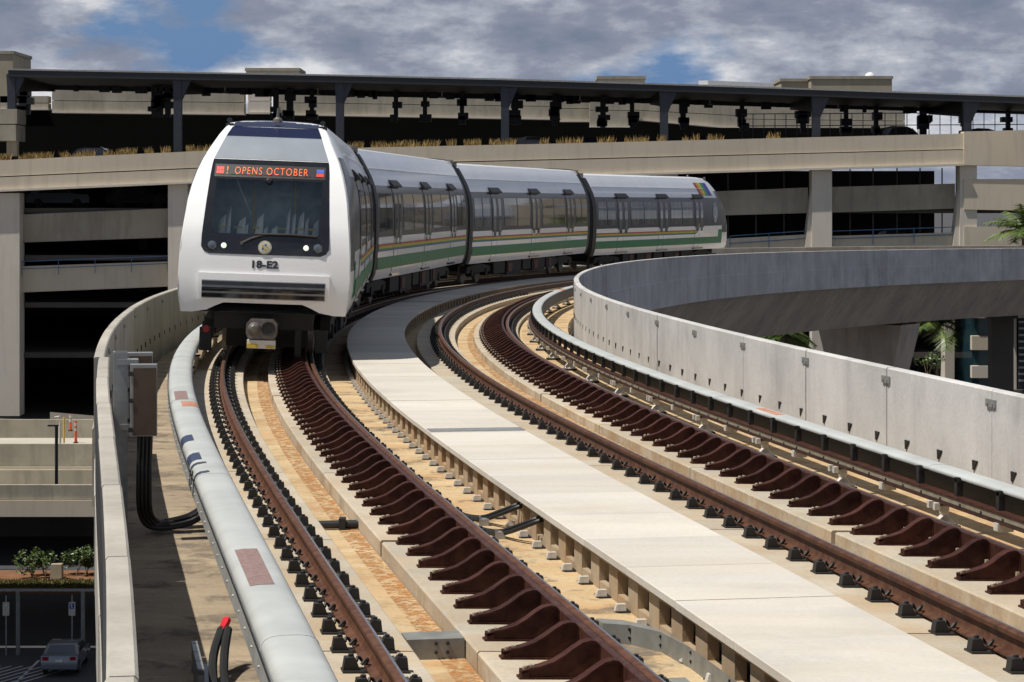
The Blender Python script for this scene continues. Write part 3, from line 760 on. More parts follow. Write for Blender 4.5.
    for i, z in enumerate(zr):
        row = []
        for j in range(16):
            zz = z; 
            if i == 0: xx = colx(j, .9); zz = zb(xx)
            else: xx = colx(j, z)
            row.append((xx, fy(xx, zz), zz))
        G_.append(row)
    last = []
    for j in range(16):
        xx = colx(j, 4.02); zz = max(4.02, ztop(xx)) if abs(xx) < .82 else 4.02
        last.append((xx, setb(zz)+.05, zz))
    G_.append(last)
    for i in range(len(G_)-1):
        for j in range(15):
            if i < len(zr) and zr[i] >= 2.12 and zr[i] < 3.05 and 2 <= j <= 12: continue
            mb.add([G_[i][j], G_[i][j+1], G_[i+1][j+1], G_[i+1][j]], [(0, 1, 2, 3)])
    B(mb, 'nose_shell', M['white'], smooth=True, auto=50)
    def fpanel(mb, zs, xf, d=.008, mi=0, nx=10, thick=.012):
        rows_ = []
        for z in zs:
            a = xf(z); a = a if isinstance(a, tuple) else (-a, a)
            rows_.append([(a[0]+(a[1]-a[0])*k/nx, fy(a[0]+(a[1]-a[0])*k/nx, z)-d, z) for k in range(nx+1)])
        mb.grid(rows_, mi)
        rim = rows_[0]+[r_[-1] for r_ in rows_[1:]]+rows_[-1][-2::-1]+[r_[0] for r_ in rows_[-2:0:-1]]
        back = [(p[0], p[1]+thick, p[2]) for p in rim]; mb.grid([rim+[rim[0]], back+[back[0]]], mi)
    # windscreen surround in four strips around the opening
    mb = MB(); sw = lambda z: interp(z, [1.79, 1.83, 1.91, 2.1, 3.30, 3.42], [.95, 1.04, 1.09, 1.09, 1.02, 1.0])
    fpanel(mb, [1.79, 1.81, 1.83, 1.87, 1.91, 2.0, 2.08, 2.14], sw); fpanel(mb, [3.07, 3.15, 3.25, 3.35, 3.42], sw)
    zz_ = [2.14, 2.3, 2.45, 2.6, 2.75, 2.9, 3.07]
    fpanel(mb, zz_, lambda z: (-sw(z), -.92), nx=2); fpanel(mb, zz_, lambda z: (.92, sw(z)), nx=2)
    B(mb, 'windscreen_surround', M['gloss'])
    mb = MB(); fpanel(mb, zz_, lambda z: .925, .004, thick=.006); B(mb, 'windscreen', M['screen'], smooth=True)
    # cab interior
    mb = MB(); mb.box(-1.15, 1.15, 1.5, 1.55, 1.9, 3.3); mb.box(-1.15, 1.15, .35, 1.5, 1.88, 1.92); mb.box(-1.17, -1.15, .9, 1.55, 1.9, 3.2); mb.box(1.15, 1.17, .9, 1.55, 1.9, 3.2)
    cabn = B(mb, 'cab_interior', M['teal'])
    mb = MB(); rnd = random.Random(3)
    for x, w, h, yy in ((-.80, .09, .62, .5), (-.70, .06, .80, .6), (-.47, .11, .58, .55), (-.38, .05, .45, .5), (-.16, .10, .66, .6), (-.05, .06, .4, .5), (.10, .09, .42, .55), (.33, .05, .80, .62), (.43, .05, .72, .6), (.56, .08, .74, .55), (.66, .05, .62, .5), (.82, .08, .58, .5)):
        q = lambda yy_, hh_: yy_+.26*hh_
        mb.add([(x-w, yy, 1.93), (x+w*.7, yy+.02, 1.93), (x+w*.6, q(yy, h)+.1, 1.93+h*.85), (x-w*.4, q(yy, h)+.1, 1.93+h*.7), (x-w, yy+.04, 1.93), (x+w*.7, yy+.06, 1.93), (x+w*.6, q(yy, h)+.14, 1.93+h*.85), (x-w*.4, q(yy, h)+.14, 1.93+h*.7)], [(0, 1, 2, 3), (4, 5, 6, 7), (0, 1, 5, 4), (1, 2, 6, 5), (2, 3, 7, 6), (3, 0, 4, 7)])
    B(mb, 'pale_streak', M['pale'], cabn)  # pale panels stand in for streaks of reflection on the windscreen
    mb = MB()
    for x in (-.78, -.5, -.2, .25, .55, .75): mb.box(x-.07, x+.07, .40, .44, 2.23, 2.255)
    for x in (-.3, .42): mb.tube([(x, 1.3, 1.93), (x, 1.3, 3.1)], .016, 6)
    B(mb, 'grab_rail', M['yellow'], cabn)
    # hood
    mb = MB(); hw = lambda z: interp(z, [3.42, 3.9, 4.0, 4.06], [1.0, .82, .77, .75])
    fpanel(mb, [3.435, 3.55, 3.65, 3.75, 3.84], hw, .006); B(mb, 'nose_hood', M['hood'], smooth=True)
    mb = MB(); fpanel(mb, [3.845, 3.9, 3.96, 4.02], hw, .007); 
    rows_ = []
    for k, (y, d) in enumerate(((setb(4.02)-.02, .006), (2.15, .010), (2.45, .012))):
        rows_.append([(x, y, min(ztop(x), 4.02+(k*.07))+d+.004) for x in [(-.75+1.5*i/10) for i in range(11)]])
    mb.grid(rows_); B(mb, 'roof_edge_panel', M['navy'])
    # bumper and grille
    mb = MB(); fpanel(mb, [1.0, 1.2, 1.36, 1.46], lambda z: 1.12 if z > 1.1 else 1.09, .045, nx=12, thick=.06); bu = B(mb, 'bumper_panel', M['white'], smooth=True)
    mb = MB(); fpanel(mb, [1.03, 1.2, 1.34], lambda z: 1.05, .049, nx=12, thick=.01); B(mb, 'grille_recess', M['galv'], bu)  # grey recess colour stands in for thin highlights between the bars
    for z in (1.08, 1.185, 1.29):
        mb = MB(); fpanel(mb, [z-.034, z, z+.034], lambda z: 1.045, .070, nx=12, thick=.034); B(mb, 'grille_bar', M['gloss'], bu)
    # lamps
    for x, r, m in ((-.90, .085, 'lens'), (-.70, .055, 'lamp'), (.70, .055, 'lamp'), (.90, .085, 'lens')):
        y = fy(x, 1.93); mb = MB(); mb.lathe([(r*1.1, .03), (r*1.1, -.016), (r*.9, -.018)], (x, y-.008, 1.93), 20, 0, 'y'); mb.lathe([(r*.86, -.016), (r*.6, -.026), (.01, -.03)], (x, y-.010, 1.93), 20, 1, 'y')
        B(mb, 'headlight', [M['gloss'], M[m]])
    mb = MB(); y = fy(0, 1.84); mb.lathe([(.115, .0), (.115, -.02)], (0, y, 1.92), 28, 0, 'y'); mb.lathe([(.085, -.018), (.085, -.024)], (0, y, 1.92), 24, 1, 'y')
    for k in range(5): a = k*1.257; mb.lathe([(.022, -.022), (.022, -.028)], (.042*math.cos(a), y, 1.92+.042*math.sin(a)), 10, 2+k % 2, 'y')
    B(mb, 'round_seal', [M['cream'], M['pale'], M['yellow'], M['sealblue']])
    # wiper
    mb = MB(); wpt = lambda x, z, d=.03: (x, fy(x, z)-d, z)
    mb.tube([wpt(-.40, 1.98), wpt(-.25, 2.06), wpt(.0, 2.15)], .026, 6); mb.tube([wpt(-.18, 2.14, .04), wpt(.4, 2.15, .04), wpt(.88, 2.13, .04)], .022, 6)
    mb.lathe([(.03, 0), (.03, -.05)], wpt(-.40, 1.98, 0), 8, 1, 'y'); B(mb, 'wiper', [M['black'], M['steel']])
    mb = MB(); mb.lathe([(.07, 0), (.05, -.05), (.03, -.09)], wpt(0, 3.05, .0), 12, 0, 'y'); B(mb, 'camera_dome', M['gloss'])
    # roof fixtures
    mb = MB()
    mb.lathe([(.09, 0), (.08, .06), (.03, .10), (.015, .26)], (.02, 2.0, 4.12), 10); B(mb, 'antenna', M['steel'])
    for x in (-.83, .83):
        mb = MB(); mb.box(x-.07, x+.07, 1.95, 2.2, 3.98, 4.08); mb.lathe([(.05, -.12), (.035, .0), (.03, .12)], (x, 2.0, 4.13), 10, 0, 'y'); B(mb, 'horn', M['gloss'])
    if tail:
        mb = MB(); rc = ['r1', 'r2', 'r3', 'r4', 'r5', 'r6']
        for k in range(6):
            for sg in (1,):
                y0_, y1_ = 4.1-.31*k, 4.1-.31*(k+1)
                for i in range(7):
                    za = 3.30+i*.085; zb_ = za+.085; sh = lambda z: .3*(z-3.2)
                    mb.add([(bx(za)+.012, y0_+sh(za), za), (bx(za)+.012, y1_+sh(za), za), (bx(zb_)+.012, y1_+sh(zb_), zb_), (bx(zb_)+.012, y0_+sh(zb_), zb_)], [(0, 1, 2, 3)], k)
        B(mb, 'rainbow_flag_emblem', [M[c] for c in rc])
        mb = MB()
        for r_, d_, mi in ((.42, .010, 0), (.34, .013, 1), (.27, .016, 0), (.14, .019, 1)):
            pts = [(0, 0)]+[(r_*.85*math.cos(a*math.pi/14), r_*1.15*math.sin(a*math.pi/14)) for a in range(28)]
            vs = [(bx(2.5+q)+d_, 2.15+p, 2.5+q) for p, q in pts]
            mb.add(vs, [(0, 1+k, 1+(k+1) % 28) for k in range(28)], mi)
        B(mb, 'round_side_emblem', [M['hood'], M['lens']])
    # coupler
    mb = MB()
    mb.prism([(-.22, .36), (.22, .36), (.26, .44), (.26, .62), (.19, .70), (-.19, .70), (-.26, .62), (-.26, .44)], 'y', -.20, .20)
    cp = B(mb, 'coupler', M['steel'])
    mb = MB(); mb.lathe([(.11, .0), (.10, -.10), (.05, -.16)], (-.12, -.20, .54), 16, 0, 'y'); B(mb, 'coupler_cone', M['steel'], cp, smooth=True)
    mb = MB(); mb.lathe([(.12, -.005), (.12, -.02), (.09, -.012)], (.12, -.20, .54), 16, 0, 'y'); B(mb, 'coupler_cup', M['black'], cp)
    mb = MB(); mb.box(-.24, .24, -.18, 0, .20, .34); mb.box(-.24, -.05, -.185, -.18, .21, .28, 1); mb.box(.08, .23, -.185, -.18, .21, .26, 1); B(mb, 'contact_box', [M['pale'], M['yellow']], cp)
    mb = MB(); mb.box(-.12, .12, .2, 2.0, .42, .62); mb.box(-.85, .85, .35, .5, .50, .79); mb.box(-1.1, -.9, .4, .6, .1, .5); mb.box(.55, .65, .3, .4, .05, .5); mb.box(.9, 1.1, .4, .6, .12, .5)
    mb.box(-.7, .7, 1.2, 1.3, .15, .75)
    B(mb, 'front_underframe', M['under'])
    mb = MB(); mb.lathe([(.06, 0), (.06, -.08)], (-.98, .36, .48), 12, 0, 'y'); B(mb, 'hose_end', M['taillight'])
    def text(body_, size, x, z, d, mat, name, par=None, sx=1.0, sp_=1.0, bold=0.0):
        cu = bpy.data.curves.new(name, 'FONT'); cu.body = body_; cu.size = size; cu.align_x = 'CENTER'; cu.align_y = 'CENTER'; cu.extrude = .003; cu.space_character = sp_; cu.offset = bold
        ob = bpy.data.objects.new(name, cu); COL.objects.link(ob)
        dg = bpy.context.evaluated_depsgraph_get(); me = bpy.data.meshes.new_from_object(ob.evaluated_get(dg)); bpy.data.objects.remove(ob)
        for v in me.vertices:
            X_, Z_ = x+v.co.x*sx, z+v.co.y; yy = fy(X_, Z_)-d-v.co.z; p = T((X_, yy, Z_)); v.co = p
        me.materials.clear(); me.materials.append(mat)
        o = bpy.data.objects.new(name, me); COL.objects.link(o); o.parent = par or root; return o
    if not tail:
        mb = MB(); fpanel(mb, [3.11, 3.22, 3.33], lambda z: .96, .012, thick=.006); sg_ = B(mb, 'destination_sign', M['black'])
        text('OPENS OCTOBER', .185, .02, 3.22, .016, M['led'], 'sign_letters', sg_, .74, 1.22, -.0015)
        text('!', .19, -.74, 3.22, .016, M['led'], 'sign_letters', sg_, 1.0, 1, .0)
        for x0 in (-.93, .80):
            mb = MB(); fpanel(mb, [3.16, 3.22], lambda z: (x0, x0+.13), .016, nx=2, thick=.003, mi=0); fpanel(mb, [3.225, 3.29], lambda z: (x0, x0+.13), .016, nx=2, thick=.003, mi=1)
            B(mb, 'sign_icon', [M['ledred'], M['ledblue']] if x0 > 0 else [M['ledred'], M['ledred']], sg_)
        text('18-E2', .17, 0.0, 1.62, .006, M['letter'], 'fleet_number', None, 1.15, 1.05, .007)
    return root
ST = 29.0; PIT = 19.6
car('front', ST, '', 'front train car with white nose, windscreen and lit amber sign')
car('mid', ST+PIT, '', 'second train car, directly behind the nose car, with rainbow stripe and dark windows')
car('mid', ST+2*PIT, '', 'third train car, between the second car and the tail car')
car('tail', ST+3*PIT, '', 'last train car with rounded far nose and rainbow emblem on its roof edge')

# ------------------------------------------------------------------ parking garage
def band(mb, tops, bots, Y, depth, mi=0):     # px polyline top / bottom at distance Y
    for i in range(len(tops)-1):
        a = [at(*tops[i], Y), at(*tops[i+1], Y), at(*bots[i+1], Y), at(*bots[i], Y)]
        b = [p+Vector((0, depth, 0)) for p in a]
        mb.hull8(a, b, mi)
    return mb
YG = 160.0
gar = thing('parking_garage', 'wide multi-storey concrete parking garage behind the train', 'parking garage', at(500, 203, YG).to_tuple()[:2]+(-20.5,))
def gpart(name, tops, bots, Y, d, m): mb = MB(); band(mb, tops, bots, Y, d); return mb.build(name, M[m], gar)
# top planter wall with a reveal line
gpart('planter_wall', [(-60, 163), (200, 151), (560, 143.5), (964, 133.5)], [(-60, 179), (200, 167.5), (560, 159), (964, 149)], YG, 1.2, 'garage')
gpart('planter_wall', [(-60, 180), (200, 168.5), (560, 160), (964, 149.8)], [(-60, 192), (200, 181), (560, 175.5), (964, 163.5)], YG-.12, 1.2, 'garage')
gpart('planter_ledge', [(-60, 192), (200, 181), (560, 175.5), (964, 163.5)], [(-60, 194.3), (200, 183), (560, 177.5), (964, 165.5)], YG-.35, 1.5, 'garage_col')
gpart('corner_wall', [(964, 131.5), (1110, 128)], [(964, 165), (1110, 168)], YG-.2, 1.2, 'garage')
gpart('corner_wall', [(964, 179), (1110, 179)], [(964, 209.5), (1110, 212)], YG, 1.0, 'garage')
gpart('corner_wall', [(964, 226.5), (1110, 227)], [(964, 262), (1110, 262)], YG, 1.0, 'garage')
# floor spandrels between the columns, set back
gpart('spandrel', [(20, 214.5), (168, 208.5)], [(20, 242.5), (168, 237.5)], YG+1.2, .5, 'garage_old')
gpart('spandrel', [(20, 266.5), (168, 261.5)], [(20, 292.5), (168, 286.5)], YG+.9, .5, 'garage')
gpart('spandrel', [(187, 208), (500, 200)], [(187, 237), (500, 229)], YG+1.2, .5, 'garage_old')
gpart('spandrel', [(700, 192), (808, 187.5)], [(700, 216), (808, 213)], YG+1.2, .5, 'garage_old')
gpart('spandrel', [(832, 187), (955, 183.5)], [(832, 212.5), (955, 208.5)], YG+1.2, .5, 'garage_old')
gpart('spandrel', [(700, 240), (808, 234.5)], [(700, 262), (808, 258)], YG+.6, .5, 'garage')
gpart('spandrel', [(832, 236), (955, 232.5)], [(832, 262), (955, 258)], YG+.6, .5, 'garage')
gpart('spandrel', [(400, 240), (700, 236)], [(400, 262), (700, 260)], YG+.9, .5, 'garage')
# columns
def gcol(x0, x1, y0, y1, Y=YG+.1, taper=0, m='garage_col'):
    a = [at(x0, y0, Y), at(x1, y0, Y), at(x1, y0, Y)+Vector((0, 1.6, 0)), at(x0, y0, Y)+Vector((0, 1.6, 0))]
    b = [at(x0+taper, y1, Y), at(x1-taper*.2, y1, Y), at(x1-taper*.2, y1, Y)+Vector((0, 1.6, 0)), at(x0+taper, y1, Y)+Vector((0, 1.6, 0))]
    mb = MB(); mb.hull8(b, a); return mb.build('column', M[m], gar)
gcol(-3, 19.5, 193, 416); gcol(168, 187.5, 182, 420); gcol(330, 350, 178, 420); gcol(500, 522, 176, 420); gcol(655, 678, 168, 420)
gcol(812, 832, 167, 420); gcol(960, 977, 165, 420); gcol(1070, 1090, 165, 420); gcol(945, 961, 318, 420)
# flared haunches beside the right-hand columns
for (x, y0, y1) in ((808, 167, 248), (956, 165, 246)):
    mb = MB(); a = at(x+6, y0, YG+.3); b = at(x-3, y1, YG+.3); c = at(x+6, y1, YG+.3)
    mb.add([a, b, c, a+Vector((0, 1.2, 0)), b+Vector((0, 1.2, 0)), c+Vector((0, 1.2, 0))], [(0, 1, 2), (3, 5, 4), (0, 1, 4, 3), (1, 2, 5, 4), (2, 0, 3, 5)]); mb.build('haunch', M['garage_col'], gar)
# floors and dark interior
def slab(z, x0=-45, x1=46, y0=YG+1.5, y1=YG+55, t=.35, name='floor_slab'):
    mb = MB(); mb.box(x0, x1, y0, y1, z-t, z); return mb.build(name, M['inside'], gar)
slab(2.4); slab(-.8); slab(-4.0); slab(-7.4); slab(-11.9, y0=YG-1.5, t=.8); slab(-12.72, x0=-60, x1=-9, y0=151.3, y1=YG+3, t=.5, name='shade_slab')  # last slab is added, hidden behind the ramps, to shade the ground
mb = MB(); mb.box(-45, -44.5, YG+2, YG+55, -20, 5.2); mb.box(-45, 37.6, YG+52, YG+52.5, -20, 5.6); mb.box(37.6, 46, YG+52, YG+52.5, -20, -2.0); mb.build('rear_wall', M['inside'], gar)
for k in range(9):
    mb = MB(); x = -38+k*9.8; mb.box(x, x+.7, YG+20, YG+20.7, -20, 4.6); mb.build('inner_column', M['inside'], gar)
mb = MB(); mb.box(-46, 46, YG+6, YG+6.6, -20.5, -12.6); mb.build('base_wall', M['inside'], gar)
# blue railings
def railing(x0, y0, x1, y1, Y, h=.5, n=2, post=2.2):
    mb = MB(); a = at(x0, y0, Y); b = at(x1, y1, Y)
    for k in range(n): dz = Vector((0, 0, -h*k)); mb.tube([a+dz, b+dz], .03, 5)
    L = (b-a).length; m = int(L/post)
    for i in range(m+1): p = a+(b-a)*(i/m); mb.tube([p, p+Vector((0, 0, -h*n))], .025, 5)
    return mb.build('blue_railing', M['bluerail'], gar)
railing(22, 261.5, 168, 256, YG+.7); railing(730, 236, 808, 230.8, YG+.5); railing(832, 231.2, 955, 227, YG+.5);
for x in (700, 728, 756, 784, 850, 873, 897, 920, 942): 
    mb = MB(); mb.tube([at(x, 168 if x > 800 else 172, YG+2.2), at(x, 240, YG+2.2)], .05, 5); mb.build('barrier_post', M['inside'], gar)
# planting along the roof edge
def blades(n, region, hmin, hmax, seed, m, label, name, cat, w=.05):
    rnd = random.Random(seed); mb = MB()
    for _ in range(n):
        p = region(rnd); 
        if p is None: continue
        h = rnd.uniform(hmin, hmax); a = rnd.uniform(0, 6.28); l = rnd.uniform(.1, .5)*h
        dx, dy = math.cos(a)*w, math.sin(a)*w; q = p+Vector((math.cos(a*3)*l, math.sin(a*3)*l, h))
        mb.add([p+Vector((-dx, -dy, 0)), p+Vector((dx, dy, 0)), q], [(0, 1, 2)])
    o = mb.build(name, M[m]); o['kind'] = 'stuff'; o['label'] = label; o['category'] = cat; return o
clump = random.Random(5); den = [clump.random()**1.3 for _ in range(120)]
def edge_region(rnd):
    px = rnd.uniform(-40, 960); d = den[int((px+40)/8.4) % 120]
    if px > 520: d *= .25
    if px > 780: d *= .2
    if d < .10 or rnd.random() > d*.9: return None
    py = interp(px, [-60, 200, 560, 964], [163, 151, 143.5, 133.5])
    return at(px, py+1, YG+rnd.uniform(.2, 1.0))
blades(26000, edge_region, .12, .6, 2, 'drygrass', 'dry golden ornamental grass along the top of the garage planter wall', 'planter_grass', 'grass', .05)

# canopy on the roof
can = thing('roof_canopy', 'long dark flat canopy on steel posts along the top of the garage', 'canopy', at(500, 150, YG+3).to_tuple())
tp = [(8, 68.5), (340, 74.5), (505, 78.5), (700, 84.5), (1110, 98.5)]
Yf = YG+2
def cpart(name, tops, bots, Y, d, m): mb = MB(); band(mb, tops, bots, Y, d); return mb.build(name, M[m], can)
cpart('flashing', [(x, y) for x, y in tp], [(x, y+1.6) for x, y in tp], Yf-.05, 16, 'canopy_top')
cpart('fascia', [(x, y+1.9) for x, y in tp], [(x, y+8) for x, y in tp], Yf, .3, 'canopy_edge')
cpart('roof_deck', [(x, y+2.0) for x, y in tp], [(x, y+7) for x, y in tp], Yf+.3, 15, 'canopy')
bk = [(8, 80), (340, 87), (505, 90.5), (700, 96), (1110, 108)]
cpart('rear_beam', [(x, y-3) for x, y in bk], [(x, y+8.5) for x, y in bk], Yf+14, .8, 'canopy')
for x, yt, yb in ((12, 70, 149), (178, 73, 152), (340, 76, 150), (505, 80, 147), (664, 84.5, 143), (816, 90, 139), (967, 95, 134)):
    pst = MB(); a = at(x, yt+4, Yf+.5); b = at(x, yb+6, Yf+.5); w = .27
    pst.box(a.x-w, a.x+w, a.y-w, a.y+w, b.z-.5, a.z); pst.prism([(a.x-.27, a.z-1.6), (a.x+.27, a.z-1.6), (a.x+1.0, a.z+.0), (a.x-.35, a.z+.0)], 'y', a.y-.2, a.y+.2)
    pst.build('post', M['post'], can)
    brm = MB(); brm.prism([(Yf+.8, a.z-1.2), (Yf+14, a.z-.55), (Yf+14, a.z-.1), (Yf+.8, a.z-.1)], 'x', a.x-.2, a.x+.2); brm.build('cross_beam', M['canopy'], can)
# hanging strip under the canopy: irregular fixtures
fx = random.Random(11)
for x in (22, 27, 155, 161, 168, 276, 290, 312, 396, 425, 462, 515, 555, 603, 632, 683, 742, 803, 846, 876, 923, 965, 1008):
    Y = Yf+13; yt = interp(x, [a for a, b in bk], [b for a, b in bk]); a = at(x, yt, Y); b = at(x, yt+34, Y)
    mb = MB(); w = fx.choice((.16, .2, .24)); mb.box(a.x-w, a.x+w, Y-w, Y+w, b.z, a.z)
    for k in range(fx.randint(2, 4)):
        z = a.z-fx.uniform(.9, 2.3); ww = w+fx.uniform(.08, .28); sh = fx.uniform(-.15, .15); mb.box(a.x-ww+sh, a.x+ww+sh, Y-.5, Y+.3, z-fx.uniform(.15, .3), z+fx.uniform(.15, .35))
    mb.build('equipment_post', M['canopy'], can)
for x in (225, 318, 442, 580, 710, 838):
    yt = interp(x, [a for a, b in bk], [b for a, b in bk]); a = at(x, yt+8, Yf+10)
    mb = MB(); mb.lathe([(.05, .5), (.06, .1), (.2, 0), (.02, -.06)], tuple(a), 8); mb.build('pendant_lamp', M['insul'], can)
for i in range(60):
    x = fx.uniform(40, 930); yt = interp(x, [a for a, b in bk], [b for a, b in bk])+7; a = at(x, yt, Yf+13.2)
    mbx = MB()
    mbx.box(a.x-fx.uniform(.1, .5), a.x+fx.uniform(.1, .5), a.y, a.y+.4, a.z-fx.uniform(.1, .35), a.z+.3); mbx.build('hanging_box', M['canopy'], can)
# fence / railing on the roof to the right
fn = thing('roof_fence', 'thin dark wire fence on the garage roof at the right', 'fence', at(780, 140, YG+4).to_tuple())
mb = MB()
for x in range(742, 1100, 11): mb.tube([at(x, interp(x, [742, 1020], [114, 113]), YG+4), at(x, 141, YG+4)], .03, 4)
mb.build('fence_post', M['post'], fn)
mb = MB()
for dy in (0, 12): mb.tube([at(742, 114+dy, YG+4), at(1100, 112+dy, YG+4)], .03, 4)
mb.build('fence_rail', M['post'], fn)

# concrete garage block behind the canopy
YB = 215.0
bb = thing('rear_garage_block', 'pale weathered concrete upper storey behind the dark canopy', 'building', at(400, 203, YB).to_tuple()[:2]+(-20.5,))
def bpart(name, tops, bots, Y, d, m): mb = MB(); band(mb, tops, bots, Y, d); return mb.build(name, M[m], bb)
def up(px0, px1, yt0, yt1, yb0, yb1, Y=YB, m='garage_old'):
    ym0, ym1 = (yt0+yb0)/2+1, (yt1+yb1)/2+1
    bpart('wall_band', [(px0, yt0), (px1, yt1)], [(px0, ym0-.3), (px1, ym1-.3)], Y, 1.5, m)
    bpart('wall_band', [(px0, ym0+.3), (px1, ym1+.3)], [(px0, yb0), (px1, yb1)], Y-.1, 1.5, m)
    bpart('wall_ledge', [(px0, yb0), (px1, yb1)], [(px0, yb0+1.8), (px1, yb1+1.8)], Y-.4, 1.8, 'garage_col')
up(52, 244, 88, 90, 111, 113); up(248, 270, 88, 88, 112, 112, YB-1, 'garage_col'); up(274, 560, 90, 93, 113, 118); up(0, 48, 96, 96, 108, 108)
up(590, 632, 92, 93, 126, 126, YB-2); up(560, 590, 95, 95, 120, 120); up(634, 745, 100, 102, 118, 128); up(745, 905, 104, 106, 132, 134)
mb = MB(); band(mb, [(-60, 108), (905, 126)], [(-60, 175), (905, 150)], YB+3, .5); mb.build('opening_shade_sheet', M['shade_paint'], bb)  # near-black sheet, shade of the opening put into its colour
mb = MB(); zl = lambda x: 4.7+(x+45)/80*2.0
mb.hull8([(-45, YG+1.3, zl(-45)-.4), (46, YG+1.3, zl(46)-.4), (46, YB+3, zl(46)-.4), (-45, YB+3, zl(-45)-.4)], [(-45, YG+1.3, zl(-45)), (46, YG+1.3, zl(46)), (46, YB+3, zl(46)), (-45, YB+3, zl(-45))]); mb.build('roof_floor', M['inside'], gar)
mb = MB(); band(mb, [(-20, 126), (890, 128)], [(-20, 160), (890, 150)], YG+24, .4); mb.build('canopy_shade_sheet', M['shade_paint'], bb)  # near-black sheet, canopy shade put into its colour
def blk(name, label, cat, x0, x1, y0, y1, Y, d, m, yb=None):
    a = at(x0, y0, Y); b = at(x1, y1, Y); root = thing(name, label, cat, (a.x, Y, b.z)); mb = MB(); mb.box(a.x, b.x, Y, Y+d, b.z, a.z)
    mb.build('tower_wall', M[m], root); mb = MB(); mb.box(a.x-.1, b.x+.1, Y-.1, Y+d+.1, a.z+.003, a.z+.28); mb.build('coping', M['garage_old'], root); return root
r_ = blk('stair_tower', 'square beige concrete stair tower rising above the canopy at right', 'tower', 811, 892, 79, 130, YB+6, 8, 'block')
mb = MB(); p = at(870, 77, YB+9); mb.lathe([(.5, 0), (.45, .2), (.25, .4), (.02, .45)], tuple(p), 16); mb.build('roof_vent', M['whiteroof'], r_, smooth=True)
blk('stair_tower', 'concrete tower stub at the far left end of the canopy', 'tower', -30, 13, 54, 130, YB, 8, 'block')
blk('roof_block', 'low concrete roof block just left of the square stair tower', 'building', 781, 808, 81.5, 120, YB+8, 6, 'block')
blk('roof_block', 'thin concrete roof edge above the canopy, left of the train nose', 'building', 246, 299, 71, 90, YB+3, 6, 'garage')
blk('roof_block', 'thin concrete roof edge above the middle of the canopy', 'building', 598, 645, 79, 95, YB+3, 6, 'garage')
a = at(708, 80.5, YB+20); b = at(800, 84, YB+20)
root = thing('white_roof', 'low white metal roof showing above the canopy at right', 'roof', (a.x, YB+20, b.z-6))
mb = MB(); mb.hull8([a, b, b+Vector((0, 12, .6)), a+Vector((0, 12, .6))], [p-Vector((0, 0, .8)) for p in (a, b, b+Vector((0, 12, .6)), a+Vector((0, 12, .6)))]); mb.build('roof_sheet', M['whiteroof'], root)
mb = MB(); mb.box(a.x+.3, b.x-.3, YB+20.5, YB+31, b.z-8, a.z-1.0); mb.build('wall', M['garage_old'], root)
# small concrete stack at the left end of the roof
a = at(-40, 109, YG+1.4); b = at(17, 140, YG+1.4)
root = thing('concrete_booth', 'small pale concrete booth at the left end of the planter wall', 'booth', (a.x, a.y, b.z-1.2))
mb = MB(); mb.box(a.x, b.x, a.y, a.y+3, b.z+1.1, a.z); mb.box(a.x, b.x-.05, a.y-.1, a.y+3, b.z-.05, b.z+1.03); mb.build('wall', M['garage_old'], root)
mb = MB(); mb.box(b.x-.75, b.x-.05, a.y+.2, a.y+.9, b.z-1.1, b.z-.05); mb.build('leg', M['block'], root)

